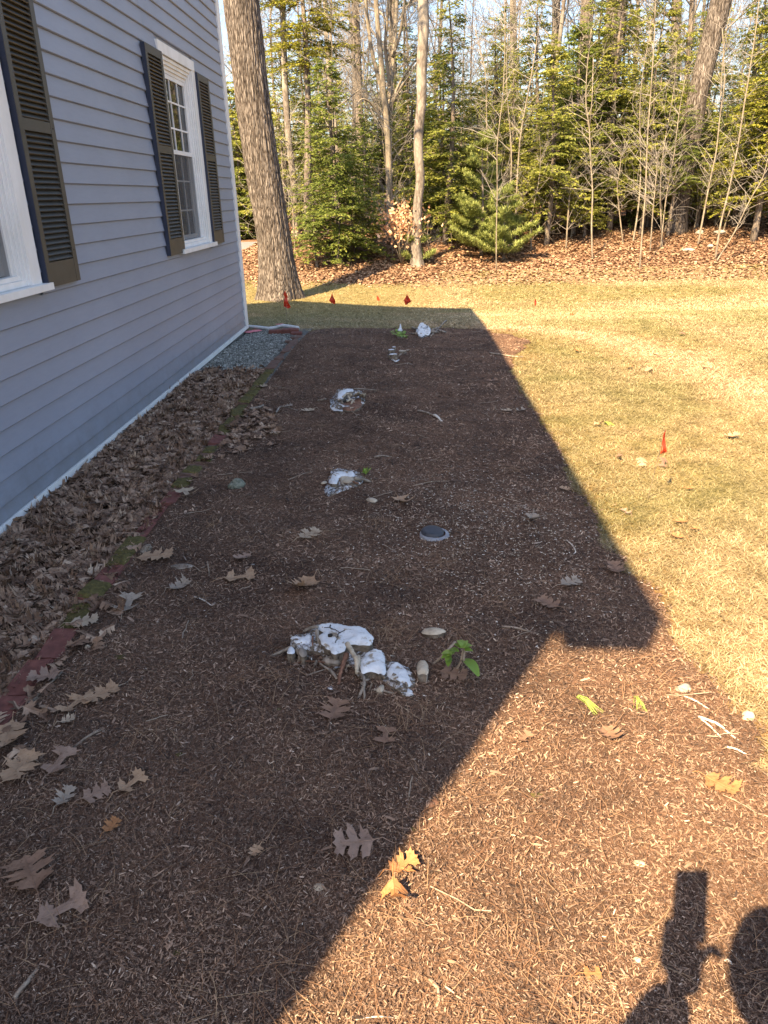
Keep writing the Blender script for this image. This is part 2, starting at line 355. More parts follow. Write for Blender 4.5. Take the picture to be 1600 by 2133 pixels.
M['hemlock'] = m_island('hemlock_needles', [(0, (.14, .165, .035)), (.4, (.23, .255, .055)), (.75, (.31, .325, .07)), (1, (.40, .39, .11))], .6, .42, spec=.25, noise_mix=(.5, (.65, .7, .7), (1.15, 1.1, 1.0)))
M['dhemlock'] = m_island('dark_hemlock_needles', [(0, (.075, .11, .025)), (.5, (.15, .195, .042)), (1, (.25, .28, .07))], .6, .4, spec=.25, noise_mix=(.6, (.7, .75, .75), (1.15, 1.1, 1.0)))
M['pine'] = m_island('white_pine_needles', [(0, (.17, .21, .06)), (.5, (.28, .33, .10)), (1, (.40, .43, .16))], .55, .3, spec=.3)
M['ypine'] = m_island('yellow_green_needles', [(0, (.12, .14, .02)), (.5, (.2, .21, .03)), (1, (.31, .28, .05))], .6, .3)
M['beech'] = m_island('dry_beech_leaf', [(0, (.42, .22, .12)), (.5, (.58, .35, .21)), (1, (.7, .5, .34))], .7, .3)
M['cloth'] = m_simple('dark_jacket', (.03, .035, .05), (.05, .055, .075), 12)
M['jean'] = m_simple('denim', (.04, .06, .1), (.07, .09, .14), 40)
M['skin'] = m_simple('skin', (.45, .28, .2), (.52, .34, .25), 9, .5)
M['hair'] = m_simple('brown_hair', (.05, .03, .02), (.09, .06, .04), 40)
M['phone'] = m_simple('phone_case', (.02, .02, .022), (.03, .03, .032), 20, .3)

# ------------------------------------------------------------------ ground sheets
_ey = np.array([-5, .6, 1.57, 1.72, 1.99, 2.36, 2.76, 3.6, 5.0, 6.5, 7.3, 8.0, 8.5, 8.9, 9.4])
_ex = np.array([1.2, 1.1, .98, .94, .95, .925, .905, .885, .885, .90, 1.02, 1.27, 1.2, .98, .8])
def edge(y): return np.interp(y, _ey, _ex)
TRK = np.array([P(*q)[:2] for q in ((1010,684),(1150,690),(1300,714),(1420,752),(1520,796),(1600,832),(1700,880))])
def seg_dist(x, y, L):
    d = np.full(np.shape(x), 99.)
    for a, b in zip(L[:-1], L[1:]):
        ab = b - a; t = np.clip(((x - a[0]) * ab[0] + (y - a[1]) * ab[1]) / (ab @ ab), 0, 1); d = np.minimum(d, np.hypot(x - a[0] - t * ab[0], y - a[1] - t * ab[1]))
    return d
def patch(x, y):
    g = np.clip((fbm(x * .4 + 3, y * .35, 80, 3) + .03) * 2.6, 0, .68) * (.55 + .45 * sm(fbm(x * 4, y * 4, 82, 2) + .5))
    g = np.maximum(g, .8 * np.exp(-(((x - 5.2) / 1.7) ** 2 + ((y - 9.8) / .9) ** 2))); g = np.maximum(g, .5 * sm((y - 9) / 2) * sm((1.2 - x) / 2))
    d = seg_dist(x, y, TRK) + .12 * fbm(x * 3, y * 3, 83, 3); w_ = np.exp(-(d / .34) ** 2); b_ = np.clip(fbm(x * 1.4, y * .9, 84, 3) * 2 - .35, 0, .7)
    m_ = np.exp(-((x - edge(y)) / .22) ** 2) * (y < 9.3) * (.45 + .55 * sm(fbm(x * 6, y * 6, 85, 3) + .5)) * .9
    return np.stack([g * (1 - w_), np.maximum(w_, b_), m_, np.ones_like(g)], -1)
def set_patch(o, k):
    me = o.data; n = len(me.vertices); co = np.empty(n * 3, np.float32); me.vertices.foreach_get('co', co); co = co.reshape(-1, 3)[::k].astype(float)
    c = np.repeat(patch(co[:, 0], co[:, 1]), k, 0)[:n]; a = me.attributes.new('patch', 'FLOAT_COLOR', 'POINT'); a.data.foreach_set('color', c.astype(np.float32).ravel())
def sheet(name, xs, ys, mat, zoff, keep=None, label=None, kind='structure', zf=None):
    X, Y = np.meshgrid(xs, ys); Z = T(X, Y) + zoff
    if zf is not None: Z = Z + zf(X, Y)
    nx = len(xs); ny = len(ys); i = np.arange(ny - 1)[:, None] * nx; j = np.arange(nx - 1)[None]
    F = np.stack([i + j, i + j + 1, i + nx + j + 1, i + nx + j], -1).reshape(-1, 4)
    if keep is not None:
        k = keep(X, Y).ravel(); F = F[k[F].all(1)]
    V = np.stack([X, Y, Z], -1).reshape(-1, 3)
    used = np.unique(F); mp = np.zeros(len(V), int); mp[used] = np.arange(len(used))
    return MB().add(V[used], mp[F]).build(name, mat, smooth=True, kind=kind, label=label)
def warp(a, b, n, p=1.0, c=0):  # denser near c
    t = np.linspace(-1, 1, n); s_ = np.sign(t) * np.abs(t) ** p
    return np.where(s_ < 0, c + s_ * (c - a), c + s_ * (b - c))
def bed_end(x): return np.interp(x, [-2.2, -1.3, -.9, .28, 1.5], [9.9, 9.45, 9.75, 9.4, 9.1])
def in_bed(x, y, j=.05):
    n_ = fbm(x * 5, y * 5, 33, 3) * j * 2
    return (x > -1.22) & (x < edge(y) + n_) & (y < bed_end(x) + n_ * 2.5)
def woods_y(x): return 19.7 + .8 * fbm(x * .25, 0 * x, 41, 2) - .02 * x + 1.0 * sm((-2 - x) / 4)
def in_lawn(x, y, j=.05):
    n_ = fbm(x * 5, y * 5, 33, 3) * j * 2
    a = (x > edge(y) + n_ * .6) | (y > bed_end(x) + n_ * 2.2)
    return a & (y < woods_y(x) + fbm(x * 1.5, y * 1.5, 44, 3) * .7) & ~((x < -1.9) & (y < 9.4))
sheet('ground', warp(-450, 450, 160, 3.2), warp(-60, 700, 220, 2.6, 18), M['floor'], -.02, zf=lambda X, Y: -.05 * ((Y < 20) & (X > -20) & (X < 20)))
lawn_o = sheet('lawn', np.linspace(-14, 26, 330), np.linspace(-6, 24, 300), M['lawn'], 0.0, lambda X, Y: in_lawn(X, Y, .0) | ((X > .8) & (Y < 21)))
set_patch(lawn_o, 1)
sheet('mulch_bed', np.linspace(-2.6, 1.7, 200), np.linspace(-3, 10.2, 560), M['mulch'], .006, lambda X, Y: in_bed(X, Y) | ((X <= -1.2) & (X > -2.3) & (Y < 6.8)))
sheet('gravel_strip', np.linspace(-2.0, -1.2, 40), np.linspace(6.2, 9.75, 100), M['gravelbed'], .010)
sheet('road', np.linspace(-60, -5.0, 120), np.linspace(28.3, 33.2, 12), M['road'], .012)

# ------------------------------------------------------------------ mulch scatter
def cam_density(xy_fn, n, x0, x1, y0, y1, p=1.3):
    """random points, denser close to the photographer"""
    u = R.random(n); a = 1 - p
    y = ((y0 ** a) + u * (y1 ** a - y0 ** a)) ** (1 / a); x = x0 + R.random(n) * (x1 - x0)
    k = xy_fn(x, y); return x[k], y[k]
chip_v = [(-.5, -.16, 0), (0, -.22, .03), (.5, -.12, 0), (.5, .14, .02), (0, .2, .07), (-.5, .16, .02)]
chip_f = [(0, 1, 4, 5), (1, 2, 3, 4)]
def chips(mb, n, smin, smax, y0, y1, p, lift, tiltmax, x0=-1.3, x1=1.6, keep=in_bed):
    x, y = cam_density(keep, n, x0, x1, y0, y1, p); n = len(x)
    s = smin + (smax - smin) * R.random(n) ** 2.2; s *= np.clip((y / 2.6) ** .55, .58, 1.6)
    z = T(x, y) + .007 + R.random(n) * lift
    scatter(mb, chip_v, chip_f, np.stack([x, y, z], -1), R.random(n) * 6.28, s, (R.random(n) - .5) * 2 * tiltmax, (R.random(n) - .5) * 2 * tiltmax,
            np.stack([np.ones(n), .22 + R.random(n) * .55, np.ones(n)], -1))
mb = MB(); chips(mb, 400000, .0045, .019, .75, 9.8, 1.7, .009, .55)
chips(mb, 16000, .010, .024, .75, 9.8, 1.5, .010, .45)
chips(mb, 1500, .025, .042, .75, 9.8, 1.5, .010, .3)
chips(mb, 14000, .004, .016, .75, 9.3, 1.4, .008, .5, .8, 1.5, lambda a, b: (a > edge(b) - .05) & (a < edge(b) + .28 * R.random(len(a)) ** 2))
mb.build('mulch_chips', M['chip'], kind='stuff', label='small dark brown wood chips of the mulch')
mb = MB(); chips(mb, 12000, .003, .008, .75, 9.8, 1.6, .012, .4)
x = R.normal(.35, .35, 2500); y = R.normal(3.3, .5, 2500); k = in_bed(x, y); x = x[k]; y = y[k]; n = len(x)
scatter(mb, chip_v, chip_f, np.stack([x, y, T(x, y) + .014], -1), R.random(n) * 6.28, .004 + .008 * R.random(n))
mb.build('pale_wood_crumbs', M['palechip'], kind='stuff', label='pale wood crumbs sprinkled over the mulch')
def needles(mb, x, y, L, wdt, z0=.012):
    n = len(x); t = np.linspace(-.5, .5, 5); tv = []
    for a in t: tv += [(a, -.5 + .0, 0), (a, .5, 0)]
    tv = np.array(tv); tf = [(2 * i, 2 * i + 2, 2 * i + 3, 2 * i + 1) for i in range(4)]
    v = np.broadcast_to(tv[None], (n, 10, 3)).copy(); bend = (R.random(n) - .5) * .6
    xx = v[..., 0] * L[:, None]; yy = v[..., 1] * wdt + (v[..., 0] ** 2) * (bend * L)[:, None]; zz = .006 * (1 - (2 * v[..., 0]) ** 2) + 0 * xx
    yaw = R.random(n) * 6.28; c, s_ = np.cos(yaw)[:, None], np.sin(yaw)[:, None]
    X = xx * c - yy * s_ + x[:, None]; Y = xx * s_ + yy * c + y[:, None]; Z = zz + (T(x, y) + z0 + R.random(n) * .008)[:, None]
    F = (np.array(tf)[None] + (np.arange(n) * 10)[:, None, None]).reshape(-1, 4)
    mb.add(np.stack([X, Y, Z], -1).reshape(-1, 3), F)
x, y = cam_density(in_bed, 4500, -1.25, 1.6, .75, 9.6, 1.05)
mb = MB(); needles(mb, x, y, .05 + .07 * R.random(len(x)), .0009)
for k in range(40):
    cx, cy = R.uniform(-1.1, 1), R.uniform(.9, 5); n = R.integers(8, 26)
    x = cx + R.normal(0, .035, n); y = cy + R.normal(0, .035, n); kk = in_bed(x, y)
    if kk.any(): needles(mb, x[kk], y[kk], .08 + .05 * R.random(kk.sum()), .0012, .016)
mb.build('dry_pine_needles', M['needle'], kind='stuff', label='rust brown pine needles strewn over the mulch')

# ------------------------------------------------------------------ grass
def blades(mb, n, x0, x1, y0, y1, p, L0, L1, wd, up):
    x, y = cam_density(lambda a, b: in_lawn(a, b, .1), n, x0, x1, y0, y1, p); n = len(x)
    L = L0 + (L1 - L0) * R.random(n); tv = [(0, -.5, 0), (0, .5, 0), (.55, .4, .5), (.55, -.4, .5), (1, .1, .62), (1, -.1, .62)]
    v = np.array(tv)[None] * np.ones((n, 1, 1)); lift = (up * (.2 + R.random(n)))
    xx = v[..., 0] * L[:, None]; yy = v[..., 1] * wd[0] * (1 + wd[1] * y)[:, None]; zz = v[..., 2] * (L * lift)[:, None]
    yaw = R.random(n) * 6.28 ; c, s_ = np.cos(yaw)[:, None], np.sin(yaw)[:, None]
    X = xx * c - yy * s_ + x[:, None]; Y = xx * s_ + yy * c + y[:, None]; Z = zz + (T(x, y) + .001 + R.random(n) * .012)[:, None]
    F = (np.array([(0, 3, 2, 1), (3, 5, 4, 2)])[None] + (np.arange(n) * 6)[:, None, None]).reshape(-1, 4)
    mb.add(np.stack([X, Y, Z], -1).reshape(-1, 3), F)
mb = MB()
blades(mb, 300000, .75, 3.6, 1.3, 7.0, 1.25, .012, .036, (.0012, .22), .6)
blades(mb, 170000, .8, 8.5, 5.5, 14, 1.2, .02, .05, (.0014, .25), .6)
blades(mb, 60000, -4.5, 1.6, 9.0, 21, 1.2, .025, .06, (.0015, .3), .6)
blades(mb, 90000, 1, 15, 12, 22.5, 1.05, .03, .075, (.0016, .35), .6)
set_patch_o = mb.build('grass_blades', M['grass'], kind='stuff', label='straw coloured dormant grass blades of the lawn')

set_patch(set_patch_o, 6)
# ------------------------------------------------------------------ oak leaves
def oak(seed, lobes=3, width=.36, res=1):
    """one oak leaf, length 1 along +x, flat; returns verts (n,3), quads"""
    rr = np.random.default_rng(seed); half = [(0.0, .004), (.14, .006), (.2, .05)]
    ts = np.linspace(.34, .84, lobes)
    for k, t in enumerate(ts):
        wv = width * (1.0 - .5 * abs(k - (lobes - 1) * .45) / lobes) * (.85 + .3 * rr.random())
        half += [(t - .13, .085), (t - .085, wv * .45), (t - .05, wv * .92), (t + .02, wv * .78), (t + .09, wv * 1.08), (t + .085, wv * .68), (t + .13, wv * .55), (t + .06, wv * .42), (t + .05, .09)]
    half = [h for h in half]; half += [(.93, .10), (.95, .055), (1.0, .0)]
    mid = []; last = 0
    tt = np.linspace(0, 1, len(half)) ** .9
    V = []; F = []
    for side in (1, -1):
        hh = [(a + (rr.random() - .5) * .03, b * (.8 + .35 * rr.random()) * side) for a, b in half]
        b0 = len(V); m_ = np.linspace(.0, 1.0, len(half))
        # anchor on the midrib: lag behind outline
        for k, (a, b) in enumerate(hh):
            an = min(a - abs(b) * .35 if abs(b) > .08 else a, 1.0); an = max(an, 0.0 if k == 0 else last if False else 0)
            V.append((an, 0, 0)); V.append(((a + an) / 2, b / 2, 0)); V.append((a, b, 0))
        an = [V[b0 + 3 * k][0] for k in range(len(hh))]; an = np.maximum.accumulate(an)
        for k in range(len(hh)):
            V[b0 + 3 * k] = (an[k], 0, 0); o_ = V[b0 + 3 * k + 2]; V[b0 + 3 * k + 1] = ((o_[0] + an[k]) / 2, o_[1] * .5, 0)
        for k in range(len(hh) - 1):
            q = b0 + 3 * k
            for c_ in (0, 1):
                f = (q + c_, q + c_ + 1, q + c_ + 4, q + c_ + 3); F.append(f if side < 0 else f[::-1])
    V = np.array(V, float); V[:, 0] -= .5
    return V, np.array(F)
def curl(V, a, b, c, seed, rim=.0):
    V = V.copy(); x, y = V[:, 0], V[:, 1]
    z = a * x * x + b * y * y + c * x * y + .05 * fbm(x * 3 + seed, y * 3, seed, 2) + rim * np.abs(y) ** 1.2
    V[:, 2] = z - z.min() * .5; V[:, 0] *= 1 - .25 * abs(a); V[:, 1] *= 1 - .35 * abs(b) * .5
    return V
TL = []
for k in range(10):
    V, F = oak(100 + k, 3 if k % 3 else 2, .32 + .08 * (k % 3))
    TL.append((curl(V, R.uniform(-.4, .8), R.uniform(-1.2, 1.6), R.uniform(-.8, .8), k), F))
def litter_pts(n):
    y = R.uniform(.3, 7.2, n); x = -1.97 + .80 * R.random(n) ** .9
    k = (x < -1.305 + .06 * (fbm(y * 1.4, y * 0, 50, 2) + .25)) & (R.random(n) < sm((7.15 - y) / .7)); return x[k], y[k]
mb = MB()
for ti, (V, F) in enumerate(TL):
    x, y = litter_pts(950); n = len(x)
    if ti < 5:  # spill over the brick edging near the middle and near end
        n2 = 24; x = np.concatenate([x, R.normal(-1.08, .09, n2)]); y = np.concatenate([y, R.normal(4.95, .28, n2)])
        n2 = 7; x = np.concatenate([x, R.normal(-1.26, .05, n2)]); y = np.concatenate([y, R.uniform(1.4, 6.4, n2)])
        n2 = 5; x = np.concatenate([x, R.normal(-1.17, .05, n2)]); y = np.concatenate([y, R.uniform(1.6, 2.6, n2)])
    n = len(x); heap = .036 * sm((-1.3 - x) / .25) * (.7 + .5 * fbm(x * 3, y * 1.6, 61, 2))
    z = T(x, y) + .018 + heap * R.random(n)
    scatter(mb, V, F, np.stack([x, y, z], -1), R.random(n) * 6.28, .06 + .05 * R.random(n), R.normal(0, .22, n), R.normal(0, .25, n))
mb.build('leaf_litter', M['litter'], kind='stuff', label='deep drift of curled brown oak leaves along the foot of the house wall')
LEAF_N = 0
def oakleaf(px, py, lpx, deg, col, label, seed, a=.3, b=.6, c=.2, lobes=3, width=.34, zoff=.02, roll=0.0, tilt=0.0):
    p = P(px, py, zoff * .5); dist = np.linalg.norm(p - np.array([0, 0, CH])); L = lpx * dist / FPX
    b = np.clip(b, -.9, .75) if abs(a) < 1.2 else b; V, F = oak(seed, lobes, width); V = curl(V, a, b, c, seed) * L
    q = P(px + 20 * math.cos(math.radians(deg)), py - 20 * math.sin(math.radians(deg)), zoff * .5); yaw = math.atan2(q[1] - p[1], q[0] - p[0])
    # foreshortening-compensated length
    d = q - p; L2 = lpx * np.linalg.norm(d) / 20; V *= (.5 * L + .5 * min(L2, .2)) / L
    LL = np.ptp(V[:, 0])
    mb = MB().add(V, F)
    o = mb.build('oak_leaf', LM[col], label=label, cat='leaf')
    o.location = (p[0], p[1], float(T(p[0], p[1])) + zoff + max(0, -V[:, 2].min() * .3)); o.rotation_euler = (roll, tilt, yaw)
    st = MB(); x0 = V[:, 0].min(); mr = V[np.abs(V[:, 1]) < 1e-9]; mr = mr[np.argsort(mr[:, 0])][::4]; st.tube(mr + [0, 0, .0004], np.linspace(.0011, .0004, len(mr)), 4)
    st.tube([(x0 + .01 * LL, 0, V[np.argmin(V[:, 0]), 2] + .001), (x0 - .12 * LL, .01 * LL, -.002), (x0 - .22 * LL, .03 * LL, -.008)], [.0012, .001, .0008], 4)
    st.build('stem', LM[col], o)
    return o
S = 'leaf'
LEAVES = [
 (642,1117,58,20,'pale','pale tan oak leaf lying flat on dark mulch, left of the round plastic cap',1,.2,.3,.1),
 (510,1163,46,200,'pink','small pinkish brown oak leaf on mulch, up left of a larger tan leaf',2,.3,.5,.2),
 (495,1207,82,10,'tan','orange tan oak leaf with narrow lobes, shaded mulch below the small pinkish leaf',3,.2,.5,.1),
 (637,1222,88,215,'tan','curled light brown oak leaf with deep sinuses, above the big white stump',4,.9,.9,.5),
 (697,1487,74,70,'brown','star shaped brown oak leaf on mulch just below the big white stump',5,.2,.4,.2),
 (803,1540,52,80,'brown','dull dark brown oak leaf half sunk in mulch below the brown star shaped leaf',6,.1,.3,.1),
 (745,1762,108,185,'pink','large greyish purple oak leaf on the shaded mulch touching the shadow line',7,.25,.2,.1),
 (835,1810,84,20,'orange','yellow orange oak leaf with pointed lobes just inside the sunlight',8,.5,.7,.4),
 (822,1882,100,275,'orange','curled orange oak leaf standing as a loop in the sunlight',9,1.5,-1.6,.3),
 (1145,1262,62,160,'brown','brown oak leaf with narrow lobes in shade near the shadow corner',10,.3,.5,.1),
 (1185,1218,52,10,'grey','greyish tan oak leaf in shade above the brown leaf near the shadow corner',11,.2,.4,.2),
 (1108,1083,38,250,'grey','small pale grey oak leaf in shade right of the round plastic cap',12,.7,.8,.3),
 (1178,1022,28,170,'tan','small tan leaf in shade beside the long shadow edge',13,.3,.4,.1),
 (1057,858,30,180,'pale','little pale leaf in shade, left one of a pair near the shadow edge',14,.4,.5,.1),
 (1084,857,24,10,'grey','little grey leaf in shade, right one of a pair near the shadow edge',15,.4,.8,.1),
 (1520,912,40,5,'tan','tan oak leaf on the sunny lawn right of the near orange flag',16,.5,.9,.2),
 (1418,1090,32,200,'orange','orange brown leaf on the lawn, upper one of three below the near flag',17,.5,.8,.2),
 (1448,1105,22,200,'orange','small orange brown leaf on the lawn, right one of three below the near flag',18,.5,.8,.2),
 (1413,1122,34,170,'orange','orange brown leaf on the lawn, lowest of three below the near flag',19,.5,1.0,.2),
 (1432,1020,25,0,'orange','thin rusty leaf on the lawn right of the near flag shadow',20,.4,1.3,.2),
 (1305,1070,25,150,'pink','small pinkish leaf on the lawn between the shadow edge and the near flag',21,.4,.6,.2),
 (1495,1637,92,335,'orange','yellow tan oak leaf lying alone on the sunny mulch at the right',22,.3,.4,.1),
 (1268,1532,62,320,'brown','dark rusty narrow leaf on sunny mulch below the green needle bundles',23,.6,1.5,.2),
 (1092,1543,42,40,'brown','folded brown leaf at the sunny side of the shadow edge',24,.6,2.0,.2),
 (205,1452,95,25,'tan','broad tan oak leaf on dark mulch right of the brick edging',25,.2,.2,.1),
 (172,1300,72,10,'pale','cream oak leaf lying over the end of the mossy brick',26,.2,.3,.1),
 (268,1266,66,60,'grey','whitish grey curled oak leaf right of the mossy bricks',27,.5,1.0,.3),
 (100,1415,84,190,'pink','pinkish oak leaf lying across the red brick edging',28,.3,.3,.2),
 (20,1538,100,250,'tan','tan oak leaf at the left picture edge below the red brick',29,.5,.5,.3),
 (272,1640,80,35,'tan','light tan oak leaf with curved lobes, rightmost of the leaf group on the left',30,.4,.4,.3),
 (198,1660,72,25,'pink','pinkish brown oak leaf left of the light tan curved one',31,.2,.3,.2),
 (38,1612,110,40,'tan','large tan oak leaf at the left picture edge, its lobes broad',32,.3,.3,.1),
 (122,1595,86,50,'pink','broad pinkish oak leaf beside the large tan one at the left',33,.2,.3,.1),
 (232,1728,48,40,'orange','small broken ochre leaf on dark shaded mulch at lower left',34,.3,.6,.2),
 (68,1832,90,110,'brown','dark reddish brown oak leaf flat on the shaded mulch at lower left',35,.1,.2,.1),
 (122,1905,135,30,'pink','large purplish brown oak leaf nearest the camera at lower left',36,.4,.3,.2),
 (135,1668,62,50,'grey','narrow greyish oak leaf among the left group of leaves',37,.4,.9,.2),
 (372,1226,60,20,'grey','grey curled leaf on mulch left of the orange tan oak leaf',38,.6,1.4,.2),
 (838,1045,44,330,'tan','tan folded leaf on mulch below the second stump',39,.5,1.4,.2),
 (645,858,36,190,'pale','pale leaf on mulch left of the hollow splintered stump',40,.4,.5,.1),
 (535,1775,36,230,'tan','small star shaped tan leaf on shaded mulch left of the purple leaf',41,.2,.3,.1),
 (1230,2034,44,0,'orange','small ochre leaf piece on sunny mulch left of the arm shadow',42,.2,.3,.1),
 (940,1408,74,355,'brown','flat brown oak leaf under the green sprouting twig',43,.2,.3,.1),
 (318,1163,95,5,'tan','tan oak leaf lying over a red brick beside the pine cone',44,.2,.3,.1),
 (388,1030,62,310,'pale','light tan oak leaf leaning on the brick edging above the mossy brick',45,.5,.7,.2),
 (1282,1190,42,120,'brown','brown leaf in shade close to the long shadow edge',46,.4,.9,.1),
 (140,1506,38,10,'pale','narrow pale leaf on shaded mulch below the broad tan leaf',47,.3,1.0,.1),
 (62,1300,60,0,'pale','pale oak leaf on top of the drift beside the house',48,.4,.5,.2),
 (560,893,34,10,'tan','tan leaf at the end of the drift where it spills over the bricks',49,.4,.6,.2),
 (545,660,1,0,'tan',None,0,0,0,0),
 (160,1470,78,215,'tan','tan brown oak leaf tucked under the broad tan leaf',51,.3,.6,.2),
 (545,808,26,10,'pale','small pale leaf beside the mossy far bricks',52,.3,.6,.2),
 (600,848,22,10,'grey','small grey leaf near the crooked root left of the hollow stump',53,.3,.6,.2),
 (860,1190,30,190,'brown','small brown leaf on mulch below the round plastic cap',54,.3,.6,.2),
 (1360,770,1,0,'brown',None,0,0,0,0),
]
for L in LEAVES:
    if L[5] is None: continue
    oakleaf(*L[:6], L[6], *L[7:], lobes=3 - (L[6] % 3 == 0), width=.36 + .03 * (L[6] % 4), zoff=.03 if L[0] < 110 else .018)
# smaller scattered leaves on the lawn
V, F = TL[2]
for k, (px, py) in enumerate([(1365,745),(1352,775),(1310,770),(1025,798),(1245,890),(1192,660),(1380,972),(1335,970),(1060,690),(1290,960),(1470,770),(1200,735),(1420,700)]):
    p = P(px, py); L = .09 + .03 * R.random()
    o = MB().add(TL[k % 10][0] * L, TL[k % 10][1]).build('oak_leaf', LM[['brown', 'tan', 'orange'][k % 3]], label='small curled brown leaf lying on the sunlit lawn beyond the mulch bed', cat='leaf', group='small leaves scattered on the lawn')
    o.location = (p[0], p[1], p[2] + .025); o.rotation_euler = (R.normal(0, .2), R.normal(0, .2), R.random() * 6)

# ------------------------------------------------------------------ house
h = CH; WX = -1.36 * h; Y0, Y1 = -1.40 * h, 6.445 * h; EAVE = 3.45 * h; HW = 9.4
house = thing('house', (WX, (Y0 + Y1) / 2, 0), 'grey clapboard house with white trim and dark louvred shutters', 'house')
HL = np.array([WX, (Y0 + Y1) / 2, 0.])
def hb(mb, name, mat, parent=house, **kw): return rel(mb, HL).build(name, mat, parent, **kw)
WIN = [(2.09 * h, 2.862 * h), (4.742 * h, 5.515 * h)]       # casing outer edges
WZ0, WZ1, HD = .712 * h, 1.755 * h, 1.812 * h
# clapboards
mb = MB(); zs = [.028 * h] + [(.0025 + .0765 * k) * h for k in range(1, 46)]
zs = [z for z in zs if z < EAVE]; zs.append(EAVE)
for a, b_ in zip(zs[:-1], zs[1:]):
    segs = [(Y0, Y1)]
    for (wa, wb) in WIN:
        if b_ > WZ0 and a < HD:
            n_ = []
            for (s0, s1) in segs:
                if wb <= s0 or wa >= s1: n_.append((s0, s1))
                else: n_ += [(s0, wa), (wb, s1)]
            segs = n_
    for (s0, s1) in segs:
        cuts = [s0, s1]
        c_ = s0 + 1.2 + 3.2 * random.random()
        while c_ < s1 - .6: cuts.insert(-1, c_); c_ += 2.2 + 2.2 * random.random()
        for k, (u0, u1) in enumerate(zip(cuts[:-1], cuts[1:])):
            u1b = u1 - (.0012 if u1 != s1 else 0); bo = .015 + random.uniform(-.0012, .0012); n_ = max(2, int((u1b - u0) / .4))
            yy = np.linspace(u0, u1b, n_ + 1); wob = .0012 * fbm(yy * 2, yy * 0 + a * 30, 5, 2)
            A = np.stack([WX + bo + .003 + 0 * yy, yy, a + .0055 + wob], -1); B = np.stack([WX + .002 + 0 * yy, yy, b_ + .012 + 0 * yy], -1); C = A.copy(); C[:, 0] -= .0065; C[:, 2] -= .0055; D = C.copy(); D[:, 0] = WX - .004
            V = np.vstack([A, B, C, D]); m_ = n_ + 1; i = np.arange(n_)
            mb.add(V, np.stack([i, i + 1, m_ + i + 1, m_ + i], -1), np.stack([2 * m_ + i, 2 * m_ + i + 1, i + 1, i], -1), np.stack([3 * m_ + i, 3 * m_ + i + 1, 2 * m_ + i + 1, 2 * m_ + i], -1))
# gable end clapboards at both ends
RIDGE = EAVE + .5 * HW / 2
for (yy, sgn) in ((Y0, -1), (Y1, 1)):
    z = .03
    while z < RIDGE:
        z2 = min(z + .111, RIDGE)
        def xr(zz): d_ = max(0, (zz - EAVE) / .5); return WX - d_, WX - HW + d_
        a0, a1 = xr(z); b0, b1 = xr(z2)
        mb.add([(a0, yy + sgn * .015, z), (a1, yy + sgn * .015, z), (b1, yy + sgn * .002, z2 + .01 if z2 < RIDGE else z2), (b0, yy + sgn * .002, z2 + .01 if z2 < RIDGE else z2),
                (a0, yy, z), (a1, yy, z)], [(0, 1, 2, 3), (0, 1, 5, 4)]); z = z2
mb.box((WX - HW - .01, Y0, 0), (WX - HW, Y1, EAVE))
# sheathing behind the boards with window openings
ws = [(Y0, WIN[0][0]), (WIN[0][1], WIN[1][0]), (WIN[1][1], Y1)]
for s0, s1 in ws: mb.box((WX - .09, s0, 0), (WX - .006, s1, EAVE))
for (wa, wb) in WIN: mb.box((WX - .09, wa, 0), (WX - .006, wb, WZ0)); mb.box((WX - .09, wa, HD), (WX - .006, wb, EAVE))
hb(mb, 'wall', M['siding'])
hb(MB().box((WX - HW + .03, Y0 + .03, -1.2), (WX - .02, Y1 - .03, .0)), 'foundation', M['concrete'])
hb(MB().box((WX - .01, Y0 - .005, .0), (WX + .028, Y1 + .004, .028 * h)), 'skirt_board', M['trim'])
for yy in (Y0, Y1):
    s_ = 1 if yy == Y1 else -1
    mb = MB().box((WX - .01, min(yy + s_ * .026, yy - s_ * .105), .028 * h + .001), (WX + .026, max(yy + s_ * .026, yy - s_ * .105), EAVE - .001))
    mb.box((WX - .115, min(yy, yy + s_ * .024), .002), (WX - .012, max(yy, yy + s_ * .024), EAVE - .001)); hb(mb, 'corner_board', M['trim'])
# roof with overhangs
OV = .215; EX = WX + .26
def slab(mb, x0, x1, z0, z1, ya, yb, th):
    V = [(x0, ya, z0), (x1, ya, z1), (x1, yb, z1), (x0, yb, z0), (x0, ya, z0 - th), (x1, ya, z1 - th), (x1, yb, z1 - th), (x0, yb, z0 - th)]
    mb.add(V, [(0, 1, 2, 3), (7, 6, 5, 4), (0, 4, 5, 1), (1, 5, 6, 2), (2, 6, 7, 3), (3, 7, 4, 0)])
mb = MB(); XM = WX - HW / 2; ZE = 3.62 * h
slab(mb, EX, XM, ZE, ZE + .5 * (EX - XM), Y0 - OV, Y1 + OV, .16); slab(mb, WX - HW - .235, XM - .002, ZE, ZE + .5 * (EX - XM), Y0 - OV, Y1 + OV, .16)
rf = hb(mb, 'roof', M['shingle'])
hb(MB().box((WX - .01, Y0 - OV + .01, EAVE + .001), (EX - .012, Y1 + OV - .01, EAVE + .03)), 'soffit', M['trim'])
hb(MB().box((EX - .010, Y0 - OV + .005, EAVE - .0), (EX + .012, Y1 + OV - .005, ZE - .02)), 'fascia', M['trim'])
